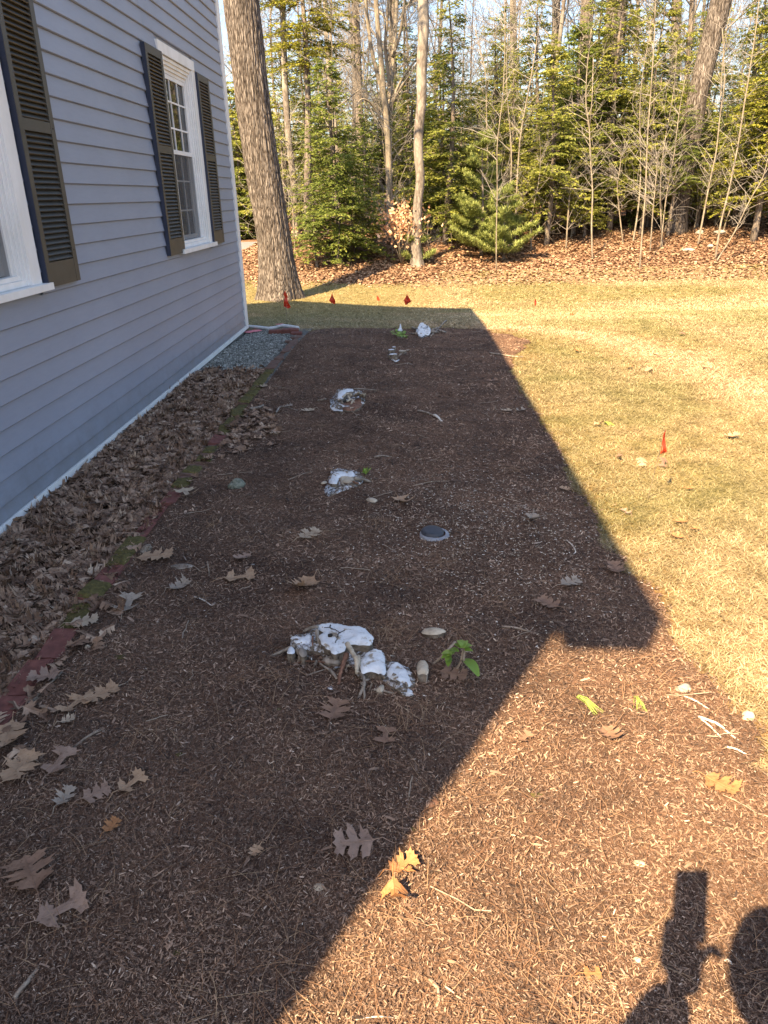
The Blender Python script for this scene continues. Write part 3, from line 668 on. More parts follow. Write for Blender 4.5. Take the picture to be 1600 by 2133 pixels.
# windows
def window(wa, wb):
    fr = MB(); x = WX; zt = HD
    fr.box((x - .02, wb - .115, WZ0 + .03), (x + .026, wb, WZ1)); fr.box((x - .02, wa, WZ0 + .03), (x + .026, wa + .115, WZ1))
    fr.box((x - .02, wa - .006, WZ1 + .001), (x + .030, wb - .012, zt))
    # stepped jambs
    for k, (off, dx) in enumerate(((.116, .014), (.138, .002), (.160, -.012), (.182, -.026))):
        fr.box((x - .09, wb - off - .0225, WZ0 + .032), (x + dx, wb - off, WZ1 - .002)); fr.box((x - .09, wa + off, WZ0 + .032), (x + dx, wa + off + .0225, WZ1 - .002))
        fr.box((x - .09, wa + off + .024, WZ1 - .004 - .026 * (k + 1)), (x + dx - .002, wb - off - .024, WZ1 - .004 - .026 * k))
    f = hb(fr, 'window', M['trim'])
    sl = MB().box((x - .02, wa - .055, WZ0 - .006), (x + .062, wb + .055, WZ0 + .029)); sl.box((x - .05, wa + .118, WZ0 + .031), (x + .008, wb - .118, WZ0 + .062)); 
    sl.box((x - .06, wa + .16, WZ0 + .063), (x - .006, wb - .16, WZ0 + .085)); hb(sl, 'sill', M['trim'], f)
    f.parent = house
    a, b_ = wa + .206, wb - .206; zb, zm, zt2 = WZ0 + .088, 1.262 * h, WZ1 - .11
    for s_ in (f,): pass
    def sash(z0, z1, X, wd, mm):
        s = MB(); s.box((X - .03, a, z0), (X, a + wd, z1)); s.box((X - .03, b_ - wd, z0), (X, b_, z1)); s.box((X - .028, a + wd + .0005, z0), (X - .002, b_ - wd - .0005, z0 + wd)); s.box((X - .028, a + wd + .0005, z1 - wd), (X - .002, b_ - wd - .0005, z1))
        s2 = MB(); w_ = .014
        for k in (1, 2): yy = a + (b_ - a) * k / 3; s2.box((X - .0155, yy - w_ / 2, z0 + wd), (X - .006, yy + w_ / 2, z1 - wd))
        for k in (1, 2): zz = z0 + (z1 - z0) * k / 3; s2.box((X - .0150, a + wd, zz - w_ / 2), (X - .0065, b_ - wd, zz + w_ / 2))
        o = hb(s, 'sash', M['trim'], f); hb(s2, 'muntin', M['trim'], f)
        g = MB().box((X - .020, a + wd, z0 + wd), (X - .016, b_ - wd, z1 - wd)); hb(g, 'pane', M['glass'], f)
    sash(zm - .005, zt2, x - .03, .034, 0); sash(zb, zm + .03, x - .062, .036, 0)
    sc = MB().add([(x - .034, a + .004, zb), (x - .034, b_ - .004, zb), (x - .034, b_ - .004, zm - .008), (x - .034, a + .004, zm - .008)], [(0, 1, 2, 3)])
    # insect screen frame and mesh over the lower sash
    hb(sc, 'insect_screen', M['screen'], f)
    rm = MB(); X0, X1 = x - 2.2, x - .12; ya, yb, z0, z1 = wa - .6, wb + .6, WZ0 - .8, WZ1 + .4
    rm.add([(X0, ya, z0), (X0, yb, z0), (X0, yb, z1), (X0, ya, z1), (X1, ya, z0), (X1, yb, z0), (X1, yb, z1), (X1, ya, z1)], [(0, 1, 2, 3), (0, 4, 5, 1), (1, 5, 6, 2), (2, 6, 7, 3), (3, 7, 4, 0)])
    hb(rm, 'room', M['room'], f)
    cu = MB(); 
    for (c0, c1) in ((a - .02, a + .13), (b_ - .12, b_ + .02)):
        yy = np.linspace(c0, c1, 40); xx = x - .14 - .014 * np.sin((yy - c0) * 160)
        V = np.vstack([np.stack([xx, yy, 0 * yy + WZ0], -1), np.stack([xx, yy, 0 * yy + WZ1], -1)]); i = np.arange(39)
        cu.add(V, np.stack([i, i + 1, i + 41, i + 40], -1))
    hb(cu, 'curtain', M['curtain'], f, smooth=True)
    return f
for k, (wa, wb) in enumerate(WIN): window(wa, wb)
# shutters
def shutter(y0, w_, lab=None):
    X0 = WX + .016; X1 = WX + .048; z0, z1 = .714 * h, 1.754 * h; st = .052
    f = MB(); f.box((X0, y0 + .0045, z0), (X1, y0 + st, z1)); f.box((X0, y0 + w_ - st, z0), (X1, y0 + w_, z1))
    for (a, b_) in ((z0, z0 + .125), (1.262 * h - .028, 1.262 * h + .028), (z1 - .06, z1)): f.box((X0 + .001, y0 + st, a), (X1 - .001, y0 + w_ - st, b_))
    f.box((X0, y0 + st, z0 + .12), (X0 + .004, y0 + w_ - st, z1 - .05))
    s = hb(f, 'shutter', M['shutter'], label=lab)
    lo = MB()
    for (a, b_) in ((z0 + .127, 1.262 * h - .030), (1.262 * h + .030, z1 - .062)):
        n = int((b_ - a) / .0268); p_ = (b_ - a) / n
        for k in range(n):
            zc = a + p_ * k
            V = [(X1 - .004, y0 + st, zc + .002), (X1 - .001, y0 + st, zc + .007), (X0 + .007, y0 + st, zc + .030), (X0 + .005, y0 + st, zc + .025)]
            V = V + [(q[0], y0 + w_ - st, q[2]) for q in V]
            lo.add(V, [(0, 4, 5, 1), (1, 5, 6, 2), (2, 6, 7, 3), (3, 7, 4, 0)])
    hb(lo, 'louvre', M['shutter'], s)
    hb(MB().box((X0 - .001, y0, z0 + .001), (X1 - .0015, y0 + .004, z1 - .001)), 'edge_strip', M['shutter_edge'], s)
    sc = MB()
    for zz in (z0 + .17, z1 - .1, 1.262 * h): sc.tube([(X1 - .002, y0 + w_ - st / 2, zz), (X1 + .0015, y0 + w_ - st / 2, zz)], .0045, 8)
    hb(sc, 'screw', M['dark'], s)
shutter(2.882 * h, .292 * h); shutter(4.458 * h, .303 * h); shutter(5.517 * h, .302 * h); shutter(1.77 * h, .30 * h)

# ------------------------------------------------------------------ brick edging
def brick(loc, rz, tilt, mat, moss, label, group, ln=.198, wd=.095, ht=.055):
    bm = bmesh.new(); bmesh.ops.create_cube(bm, size=1)
    for v in bm.verts: v.co = Vector((v.co.x * ln, v.co.y * wd, v.co.z * ht))
    bmesh.ops.bevel(bm, geom=bm.edges[:], offset=.006, segments=2, affect='EDGES'); bmesh.ops.subdivide_edges(bm, edges=[e for e in bm.edges if e.calc_length() > .05], cuts=6, use_grid_fill=True)
    for v in bm.verts: v.co.z += .004 * float(fbm(v.co.x * 20 + loc[1] * 7, v.co.y * 20, 4, 2)); v.co.y += .003 * float(fbm(v.co.x * 14 + loc[1], v.co.z * 20, 8, 2))
    me = bpy.data.meshes.new('edging_brick'); bm.to_mesh(me); bm.free(); me.materials.append(mat)
    o = bpy.data.objects.new('edging_brick', me); COL.objects.link(o); o.location = loc; o.rotation_euler = (tilt[0], tilt[1], rz)
    tag(o, label, 'brick', group)
    if moss:
        n = 15; m_ = 9; a, b_ = moss; X, Y = np.meshgrid(np.linspace(a * ln, b_ * ln, n), np.linspace(-.52 * wd, .52 * wd, m_))
        ed = np.minimum(np.minimum((X - a * ln), (b_ * ln - X)) / .012, (.52 * wd - np.abs(Y)) / .012); Z = ht / 2 - .006 + .016 * np.sqrt(np.clip(ed, 0, 1)) + .006 * fbm(X * 60 + loc[1] * 9, Y * 60, 5, 3)
        X = X + .006 * fbm(Y * 50, X * 20 + loc[1], 7, 2)
        i = np.arange(m_ - 1)[:, None] * n; j = np.arange(n - 1)[None]; F = np.stack([i + j, i + j + 1, i + n + j + 1, i + n + j], -1).reshape(-1, 4)
        MB().add(np.stack([X, Y, Z], -1), F).build('moss_cushion', M['moss'], o, smooth=True)
    return o
y = .75; k = 0
while y < 8.85:
    yc = y + .1; x = -1.262 + .012 * math.sin(y * 1.7) + R.normal(0, .006); moss = None; mat = M['brick']; z = float(T(-1.2, yc)) - .014 + R.normal(0, .004) - (.014 if (3.25 < yc < 3.9 or k % 5 == 3) else 0)
    if 2.35 < yc < 3.25: moss = [(-.5, .2), (-.1, .5), (-.5, .5)][k % 3]
    elif 4.9 < yc < 6.9: moss = (-.5, .5); mat = M['oldbrick']
    elif 3.9 < yc < 4.6: moss = (-.4, .3); mat = M['oldbrick']
    elif yc >= 6.6: mat = M['oldbrick']
    lab = ('moss covered brick of the edging' if moss else 'bare red brick of the edging') + (' near the pine cone' if yc < 3.4 and yc > 2.3 else ' at the near end by the left picture edge' if yc <= 2.3 else ' halfway along the house wall' if yc < 6.6 else ' beside the grey gravel strip')
    brick((x, yc, z), math.pi / 2 + R.normal(0, .07), (R.normal(0, .07), R.normal(0, .035)), mat, moss, lab, 'bricks of the edging' + lab[lab.find('edging') + 6:] + (', mossy' if moss else ''))
    y += .204; k += 1
# loose bricks at the end of the edging
for (px, py, rz, dz, tl, lab) in [(578,697,.05,.03,.0,'loose brick lying left of the upright brick at the far end of the edging'), (606,697,.1,.045,.1,'brick standing on edge at the far end of the edging'), (618,700,.0,.02,.0,'loose brick below the upright one at the far end'), (617,708,.3,.01,0,'small loose brick in front of the far brick pile'), (613,714,.2,.0,0,'half brick at the start of the edging')]:
    p = P(px, py); brick((p[0], p[1], p[2] + dz), rz, (tl, 0), M['brick'] if dz > .015 else M['oldbrick'], None, lab, None, ln=.2 if px < 615 else .13)

# gravel
x = R.uniform(-1.96, -1.33, 9000); y = R.uniform(6.35, 9.5, 9000); k = (x < -1.34 + .05 * fbm(y * 3, y, 70, 2)) & (R.random(9000) < sm((y - 6.5 + .25 * fbm(x * 5, y * 3, 71, 2)) / .5)); x = x[k]; y = y[k]; n = len(x)
gv = [(-.5, -.4, 0), (.5, -.35, 0), (.45, .4, 0), (-.4, .45, 0), (-.3, -.2, .45), (.25, -.25, .55), (.2, .25, .4), (-.2, .2, .5)]
gf = [(0, 1, 5, 4), (1, 2, 6, 5), (2, 3, 7, 6), (3, 0, 4, 7), (4, 5, 6, 7)]
mb = MB(); scatter(mb, gv, gf, np.stack([x, y, T(x, y) + .012], -1), R.random(n) * 6.28, .010 + .018 * R.random(n), R.normal(0, .3, n), R.normal(0, .3, n))
mb.build('gravel', M['gravel'], kind='stuff', label='grey crushed stone at the far end of the house wall')

# pale flexible pipe from the corner to the bricks
pts = [P(*q, .02) for q in ((508, 683), (525, 684), (545, 686), (560, 688), (575, 686), (590, 687), (605, 689), (622, 692))]
for i_, p in enumerate(pts): p[2] += .02 + (.03 if i_ > 4 else 0)
MB().tube(pts, .022, 8).build('pale_pipe', M['pvc'], smooth=True, label='thin pale pipe lying from the house corner to the loose bricks', cat='pipe')
for k, (px, py) in enumerate(((539, 688), (534, 694), (520, 696), (583, 680))):
    p = P(px, py); n = 10; a = np.linspace(0, 2 * np.pi, n, endpoint=False); rr = .07 * (1 + .4 * R.random(n))
    V = np.vstack([np.stack([p[0] + rr * np.cos(a) * .8, p[1] + rr * np.sin(a), 0 * a], -1), [[p[0], p[1], 0]]]); V[:, 2] = T(V[:, 0], V[:, 1]) + .03
    V[:, 2] += .004 * R.random(len(V))
    MB().add(V, [(i, (i + 1) % n, n) for i in range(n)]).build('paint_mark', M['pink'], kind='structure', label='pink marking paint on the gravel by the house corner')

# ------------------------------------------------------------------ stumps
def chaikin(p, n=2):
    p = np.array(p, float)
    for _ in range(n):
        q = np.roll(p, -1, 0); p = np.stack([.75 * p + .25 * q, .25 * p + .75 * q], 1).reshape(-1, p.shape[1])
    return p
def block(poly_px, zt, tr, seed=0, flare=.25, rough=.009, smooth_n=2, dome=.007):
    """cut wood surface from an outline seen in the photograph, height zt above soil; returns (top MB, side MB)"""
    pts = np.array([P(*tr(a, b), zt)[:2] for a, b in poly_px]); pts = chaikin(pts, smooth_n); cc = pts.mean(0); dv = pts - cc; th_ = np.arctan2(dv[:, 1], dv[:, 0]); sz_ = np.linalg.norm(dv, axis=1).mean(); pts = cc + dv * (1 + (.07 * fbm(th_ * 4 + seed, th_ * 0, seed, 3) + .05 * fbm(pts[:, 0] * 90, pts[:, 1] * 90, seed, 2)))[:, None]
    c = pts.mean(0); z0 = float(T(c[0], c[1])); x0, y0 = pts.min(0); x1, y1 = pts.max(0); st = max(.006, (x1 - x0) / 40)
    from mathutils.geometry import delaunay_2d_cdt as cdt
    gx, gy = np.meshgrid(np.arange(x0, x1, st), np.arange(y0, y1, st)); g = np.stack([gx.ravel(), gy.ravel()], -1) + R.normal(0, st * .12, (gx.size, 2))
    ins = np.zeros(len(g), bool); q = np.roll(pts, -1, 0)
    for a, b_ in zip(pts, q):
        cnd = ((a[1] > g[:, 1]) != (b_[1] > g[:, 1])); xx = (b_[0] - a[0]) * (g[:, 1] - a[1]) / (b_[1] - a[1] + 1e-12) + a[0]; ins ^= cnd & (g[:, 0] < xx)
    g = g[ins]; dmin = np.sqrt(((g[:, None] - pts[None]) ** 2).sum(-1)).min(1) if len(g) else np.zeros(0); g = g[dmin > st * .5]; dmin = dmin[dmin > st * .5]
    allp = [Vector(p) for p in pts] + [Vector(p) for p in g]; n = len(pts)
    r = cdt(allp, [(i, (i + 1) % n) for i in range(n)], [], 1, 1e-6)
    V2 = np.array([list(v) for v in r[0]]); Ft = r[2]
    dd = np.sqrt(((V2[:, None] - pts[None]) ** 2).sum(-1)).min(1)
    Z = z0 + zt - .010 * np.exp(-dd / .006) + rough * fbm(V2[:, 0] * 22 + seed, V2[:, 1] * 22, seed, 3) + dome * fbm(V2[:, 0] * 7, V2[:, 1] * 7 + seed, seed + 5, 2)
    top = MB(); tri = [f for f in Ft if len(f) == 3]; top.add(np.column_stack([V2, Z]), np.array(tri))
    # sides
    zr = z0 + zt - .010 + rough * fbm(pts[:, 0] * 22 + seed, pts[:, 1] * 22, seed, 3) + dome * fbm(pts[:, 0] * 7, pts[:, 1] * 7 + seed, seed + 5, 2)
    rings = [np.column_stack([pts, zr])]; c = pts.mean(0); nr = 6
    for k in range(1, nr):
        f = k / (nr - 1); d_ = pts - c; ln = np.linalg.norm(d_, axis=1)[:, None] + 1e-6
        ang = np.arctan2(d_[:, 1], d_[:, 0]); off = (flare * zt * f ** 1.5 * (1 + .8 * np.sin(ang * 5 + seed)) + .01 * fbm(ang * 3, ang * 0 + k, seed, 2) - .006 * math.sin(f * 3))[:, None]
        pp = pts + d_ / ln * off; zz = zr * (1 - f) + (T(pp[:, 0], pp[:, 1]) - .02) * f; rings.append(np.column_stack([pp, zz]))
    side = MB(); V = np.vstack(rings); i = np.arange(n)[None]; k = np.arange(nr - 1)[:, None] * n; side.add(V, np.stack([k + i, k + (i + 1) % n, k + n + (i + 1) % n, k + n + i], -1).reshape(-1, 4))
    return top, side
def root(px_pts, zs_, r0, r1, tr, n=8, wob=.15, up=0):
    pts = np.array([P(*tr(a, b), z) for (a, b), z in zip(px_pts, zs_)])
    # resample
    t = np.linspace(0, len(pts) - 1, len(pts) * 6); q = np.stack([np.interp(t, np.arange(len(pts)), pts[:, k]) for k in range(3)], -1)
    for _ in range(3): q[1:-1] = (q[:-2] + q[1:-1] * 2 + q[2:]) / 4
    rad = np.linspace(r0, r1, len(q)) * (1 + wob * fbm(t * 2.3, t * 0 + r0 * 99, 3, 2) * 2)
    q += R.normal(0, r0 * .08, q.shape)
    return q, rad
def stump(name, label, base_px, cat='stump'):
    b = P(*base_px); return thing(name, b, label, cat), b
def part(mb, name, mat, th, smooth=True, label=None): return rel(mb, th[1]).build(name, mat, th[0], smooth=smooth, label=label)
def pxs(d, w_): # metres for w_ photo pixels at depth d
    return w_ * d / FPX
tr1 = lambda a, b: (560 + a / 4.706, 1280 + b / 4.706)
S1 = stump('tree_stump', 'large low stump sprayed white with gnarled exposed roots, nearest the camera', (740, 1400))
A = [(470,90),(520,68),(600,60),(700,70),(760,95),(810,110),(880,105),(950,125),(1000,160),(1030,205),(1025,250),(980,278),(900,268),(830,262),(760,280),(740,330),(690,360),(640,382),(610,370),(600,340),(560,325),(530,290),(510,240),(488,200),(500,165),(545,150),(520,132),(478,115)]
t_, s_ = block(A, .06, tr1, 1, .05); part(t_, 'cut_face', M['wpaint'], S1); part(s_, 'bark', M['stumpbark'], S1)
for pl, z, sd_, fl in (([(920,380),(990,325),(1100,315),(1130,370),(1140,430),(1150,520),(1130,560),(1040,530),(960,540),(920,570),(895,520),(905,430)], .045, 2, .1),
               ([(1180,480),(1240,445),(1300,460),(1350,520),(1395,580),(1395,680),(1330,670),(1250,660),(1200,600),(1150,560)], .032, 3, .1),
               ([(1310,700),(1380,700),(1430,770),(1370,780),(1310,755)], .02, 4, .2),
               ([(200,200),(260,195),(340,212),(380,180),(430,200),(400,260),(320,272),(240,265),(225,240),(300,235),(220,225)], .04, 5, .1),
               ([(190,300),(230,280),(260,330),(240,370),(200,370),(170,350)], .05, 6, .3)):
    t_, s_ = block(pl, z, tr1, sd_, fl, .010); part(t_, 'cut_face', M['wpaint'], S1); part(s_, 'bark', M['stumpbark'], S1)
t_, s_ = block([(430,120),(500,90),(800,105),(1010,160),(1020,270),(1120,320),(1150,440),(1300,460),(1400,590),(1410,700),(1340,790),(1290,740),(1180,680),(1120,620),(1000,570),(900,600),(850,560),(800,440),(690,430),(560,420),(470,340),(300,380),(220,330),(190,250),(300,190),(400,170)], .022, tr1, 17, .5, .014, 2, .016); part(t_, 'root_crown', M['sbark'], S1); part(s_, 'bark', M['stumpbark'], S1)
for k in range(26):
    a_, b_ = [(300, 260), (500, 420), (700, 480), (900, 620), (1150, 640), (1300, 720), (1180, 420)][k % 7]; a_ += R.uniform(-110, 110); b_ += R.uniform(-60, 60); an_ = R.random() * 6.28; L_ = R.uniform(40, 130)
    q, rad = root([(a_, b_), (a_ + L_ * .5 * math.cos(an_) + R.normal(0, 8), b_ + L_ * .4 * math.sin(an_)), (a_ + L_ * math.cos(an_), b_ + L_ * .7 * math.sin(an_))], (.035, .03, .012), R.uniform(.002, .005), .0012, tr1); part(MB().tube(q, rad, 6), 'root', M[['root', 'stumpbark', 'sbark'][k % 3]], S1)
t_, s_ = block([(1040,720),(1070,670),(1130,645),(1130,710),(1100,730)], .03, tr1, 7, .1); part(t_, 'cut_face', M['cutwood'], S1); part(s_, 'bark', M['root'], S1)
t_, s_ = block([(520,420),(560,390),(680,370),(700,400),(690,460),(560,465)], .03, tr1, 8, .1); part(t_, 'root_flare', M['root'], S1); part(s_, 'bark', M['root'], S1)
t_, s_ = block([(270,320),(320,290),(370,330),(375,390),(310,410)], .045, tr1, 9, .2); part(t_, 'root_flare', M['root'], S1); part(s_, 'bark', M['stumpbark'], S1)
d1 = 2.45
RT = [([(480,118),(400,132),(340,165)], (.11,.08,.05), 9, 6, 'root'), ([(250,310),(150,352),(60,392),(-10,425)], (.06,.04,.02,.0), 9, 5, 'root'), ([(270,340),(305,400),(285,490)], (.05,.03,.0), 9, 7, 'root'),
      ([(240,370),(200,470)], (.03,.0), 6, 4, 'root'), ([(230,515),(300,465),(380,455),(520,465),(670,482)], (.0,.02,.03,.04,.03), 3.2, 2.6, 'redroot'), ([(765,385),(735,470),(700,570),(682,690)], (.10,.08,.05,.01), 13, 7, 'redroot'),
      ([(600,545),(650,600),(672,650)], (.02,.02,.0), 8, 5, 'root'), ([(885,560),(935,620),(935,700),(900,770),(862,865)], (.05,.05,.04,.02,.0), 8, 6, 'root'), ([(930,720),(940,800),(925,860)], (.03,.02,.0), 5, 4, 'root'),
      ([(1160,650),(1230,700),(1290,745)], (.03,.02,.0), 8, 5, 'root'), ([(1030,735),(1130,748),(1270,785)], (.02,.02,.0), 6, 4, 'root'), ([(270,590),(400,640),(560,700),(700,745)], (.0,.015,.02,.01), 1.8, 1.4, 'redroot'),
      ([(375,598),(450,570),(540,540)], (.01,.02,.02), 4, 3, 'root'), ([(1430,775),(1500,800),(1590,860)], (.01,.01,.0), 3, 2, 'redroot'), ([(430,215),(430,300),(428,370)], (.07,.05,.01), 5, 3, 'redroot'),
      ([(470,160),(480,240),(520,310)], (.09,.07,.04), 10, 8, 'root'), ([(500,480),(560,520),(600,545)], (.03,.03,.02), 5, 5, 'root'), ([(350,260),(300,290),(230,300)], (.05,.05,.05), 6, 5, 'root')]
for pp, zz, a, b_, mt in RT:
    zz = [z * .62 for z in zz]
    q, rad = root(pp, zz, pxs(d1, a / 2 * .9), pxs(d1, b_ / 2 * .9), tr1); part(MB().tube(q, rad, 8), 'root', M[mt], S1)
q, rad = root([(770,290),(800,340),(840,400),(860,450),(862,520),(868,580)], (.075,.072,.065,.06,.045,.03), pxs(d1, 5.5), pxs(d1, 4), tr1); part(MB().tube(q, rad, 10), 'curled_root', M['cutwood'], S1)
q, rad = root([(880,410),(885,470),(880,540)], (.05,.045,.03), pxs(d1, 4), pxs(d1, 3.5), tr1); part(MB().tube(q, rad, 10), 'curled_root', M['cutwood'], S1)
p = P(*tr1(603, 212), .06); hn = MB().tube([(p[0], p[1], p[2] - .05), (p[0], p[1], p[2] + .006)], [.008, .0085], 12); part(hn, 'knot_hole', M['dark'], S1)
for cr in ([(540,120),(600,125),(650,140),(690,180),(670,220),(655,280)], [(690,180),(745,165)], [(600,125),(605,100)]):
    pp = np.array([P(*tr1(*c), .06) for c in cr]); pp[:, 2] += .003 + .0; t = np.linspace(0, len(pp) - 1, 30); q = np.stack([np.interp(t, np.arange(len(pp)), pp[:, k]) for k in range(3)], -1); q += R.normal(0, .001, q.shape)
    z0 = float(T(p[0], p[1])); q[:, 2] = z0 + .06 + .009 * fbm(q[:, 0] * 22 + 1, q[:, 1] * 22, 1, 3) + .007 * fbm(q[:, 0] * 7, q[:, 1] * 7 + 1, 6, 2) + .0006
    part(MB().tube(q, .0014, 4), 'crack', M['dark'], S1)
# stump scraps around it
def scrap(name, poly, z, tr, mt, label, cat, side='root', seed=3):
    c = np.mean(poly, 0); th = stump(name, label, tr(*c), cat); t_, s_ = block(poly, z, tr, seed, .05, .004, 2, .003); part(t_, 'top_face', M[mt], th); part(s_, 'bark_edge', M[side], th); return th
scrap('root_fragment', [(1450,450),(1490,420),(1540,422),(1565,470),(1568,540),(1550,580),(1530,560),(1490,555),(1465,570),(1448,520)], .05, tr1, 'cutwood', 'bone coloured root fragment standing in mulch right of the big stump', 'root')
scrap('wood_flake', [(560,690),(590,675),(630,690),(650,725),(600,728),(565,720)], .012, tr1, 'wpaint', 'small white sprayed flake of wood below the big stump', 'wood chip')
scrap('wood_slice', [(1490,140),(1530,112),(1590,105),(1640,115),(1690,122),(1735,140),(1745,150),(1700,170),(1640,190),(1570,185),(1510,165)], .03, tr1, 'cutwood', 'flat pale cut slice of wood on mulch, up right of the big stump', 'wood chip', 'stumpbark')
# stump 2
tr2 = lambda a, b: (600 + a / 4.444, 940 + b / 4.444); d2 = 3.85
S2 = stump('tree_stump', 'low sawn stump sprayed white along its back edge, second from the camera', (705, 1000))
t_, s_ = block([(400,215),(430,170),(500,165),(610,180),(620,215),(580,212),(480,210),(465,240),(455,290),(410,292),(370,280),(380,240)], .045, tr2, 11, .1, .010); part(t_, 'cut_face', M['wpaint'], S2); part(s_, 'bark', M['stumpbark'], S2)
t_, s_ = block([(470,220),(580,214),(625,235),(612,270),(560,275),(490,262)], .038, tr2, 12, .15, .010); part(t_, 'cut_face', M['cutwood'], S2); part(s_, 'bark', M['redroot'], S2)
t_, s_ = block([(330,335),(370,290),(455,288),(440,350),(390,400),(345,385)], .02, tr2, 13, .3, .008); part(t_, 'paint_patch', M['speck'], S2); part(s_, 'bark', M['speck'], S2)
t_, s_ = block([(300,270),(330,258),(370,262),(350,285),(305,288)], .03, tr2, 14, .1, .004); part(t_, 'bark_flap', M['cutwood'], S2); part(s_, 'bark', M['redroot'], S2)
for pp, zz, a, b_, mt in [([(480,250),(500,300),(545,335)], (.06,.04,.0), 6, 3, 'root'), ([(620,250),(700,260),(790,290)], (.05,.03,.0), 9, 4, 'root'), ([(440,380),(520,350),(600,325)], (.0,.01,.01), 2, 1.5, 'root'), ([(740,165),(775,120)], (.02,.08), 2, 1.5, 'twig' if False else 'root'), ([(770,250),(755,290)], (.03,.0), 3, 2, 'root'), ([(600,280),(650,300),(680,290)], (.04,.02,.0), 5, 3, 'redroot')]:
    q, rad = root(pp, zz, pxs(d2, a / 2 * 1.0), pxs(d2, b_ / 2), tr2); part(MB().tube(q, rad, 8), 'root', M[mt], S2)
t_, s_ = block([(380,210),(430,160),(620,170),(720,235),(680,300),(560,335),(440,380),(360,400),(330,350)], .018, tr2, 18, .5, .014, 2, .014); part(t_, 'root_crown', M['sbark'], S2); part(s_, 'bark', M['stumpbark'], S2)
scrap('wood_slice', [(720,425),(760,412),(810,425),(835,440),(800,465),(760,455),(725,440)], .02, tr2, 'cutwood', 'oval pale wood slice on mulch in front of the second stump', 'wood chip')
# stump 3 (hollow)
tr3 = lambda a, b: (660 + a / 11.43, 780 + b / 11.43); d3 = 5.6
S3 = stump('tree_stump', 'hollow splintered stump with white paint on its left side and pale broken roots', (722, 835))
for pl, z, sd_, mt, sm_ in (([(480,590),(500,430),(600,350),(700,330),(860,335),(890,380),(760,400),(700,420),(680,500),(600,570)], .06, 21, 'wpaint', 'stumpbark'),
        ([(300,700),(370,690),(500,760),(600,750),(630,850),(520,850),(330,790)], .03, 22, 'wpaint', 'stumpbark'), ([(300,560),(400,560),(410,650),(320,670)], .035, 23, 'speck', 'stumpbark'),
        ([(600,600),(700,640),(880,620),(900,560),(1050,540),(1080,650),(1040,760),(900,800),(650,820),(560,700)], .035, 24, 'redroot', 'stumpbark')):
    t_, s_ = block(pl, z, tr3, sd_, .1, .014); part(t_, 'cut_face' if mt != 'redroot' else 'rotten_core', M[mt], S3); part(s_, 'bark', M[sm_], S3)
for pp, zz, a, b_, mt in [([(620,540),(700,465),(800,460),(830,500),(760,520)], (.06,.07,.075,.07,.06), 4, 3, 'cutwood'), ([(740,520),(790,580),(740,640)], (.065,.06,.05), 4, 3, 'cutwood'), ([(720,640),(800,600),(860,620),(820,700)], (.05,.055,.05,.04), 3.5, 3, 'cutwood'),
        ([(850,600),(900,680),(950,770)], (.05,.035,.0), 3, 2, 'cutwood'), ([(880,340),(1150,345),(1420,375)], (.06,.03,.02), 2.4, 1.6, 'root'), ([(1350,435),(1480,362)], (.0,.06), 2.2, 1.6, 'root'), ([(30,625),(210,580)], (.01,.03), 4, 3, 'root'),
        ([(700,800),(850,790),(1000,800)], (.02,.03,.0), 2.5, 1.5, 'cutwood'), ([(800,800),(825,870)], (.03,.0), 2, 1.5, 'cutwood'), ([(590,620),(640,740),(650,860)], (.045,.03,.0), 5, 4, 'stumpbark'), ([(1060,700),(1150,690)], (.02,.02), 2, 2, 'cutwood')]:
    q, rad = root(pp, zz, pxs(d3, a / 2 * 1.1), pxs(d3, b_ / 2 * 1.1), tr3); part(MB().tube(q, rad, 8), 'root', M[mt], S3)
t_, s_ = block([(300,560),(470,420),(600,330),(880,330),(1140,430),(1150,620),(1080,780),(900,830),(600,860),(320,800)], .02, tr3, 28, .5, .02, 2, .02); part(t_, 'root_crown', M['sbark'], S3); part(s_, 'bark', M['stumpbark'], S3)
mb = MB()
for (a, b_) in ((920,470),(960,450),(1000,440),(1040,480),(1080,470),(1110,490),(1135,470)):
    p0 = P(*tr3(a, b_ + 40), .05); p1 = P(*tr3(a + 12, b_ - 20), .09); mb.tube([p0, (p0 + p1) / 2, p1], [.012, .010, .004], 5)
part(mb, 'splinters', M['cutwood'], S3)
p = P(*tr3(690, 590), .06); part(MB().tube([(p[0], p[1], p[2] - .06), (p[0], p[1], p[2] - .012)], [.026, .022], 12), 'hollow', M['dark'], S3)
# stump 4: three cut stems
tr4 = lambda a, b: (780 + a / 10, 660 + b / 10); d4 = 7.8
S4 = stump('shrub_stump', 'cluster of small round cut stems, two painted white and one tan', (824, 736))
def stub(th, a, b_, rx, z, mt, side='stumpbark', d_=7.8, tr=tr4):
    c = P(*tr(a, b_), z); r_ = pxs(d_, rx); n = 20; an = np.linspace(0, 2 * np.pi, n, endpoint=False); rr = r_ * (1 + .08 * np.sin(an * 3 + a))
    top = MB(); V = np.vstack([[(c[0], c[1], c[2] + .003)], np.stack([c[0] + rr * np.cos(an), c[1] + rr * np.sin(an), c[2] + 0 * an], -1)]); top.add(V, [(0, 1 + i, 1 + (i + 1) % n) for i in range(n)]); part(top, 'cut_face', M[mt], th)
    sd_ = MB(); V = np.vstack([np.stack([c[0] + rr * np.cos(an), c[1] + rr * np.sin(an), c[2] - .0005 + 0 * an], -1), np.stack([c[0] + rr * 1.25 * np.cos(an), c[1] + rr * 1.25 * np.sin(an), c[2] - z - .03 + 0 * an], -1)]); sd_.add(V, [(i, (i + 1) % n, n + (i + 1) % n, n + i) for i in range(n)]); part(sd_, 'stem', M[side], th)
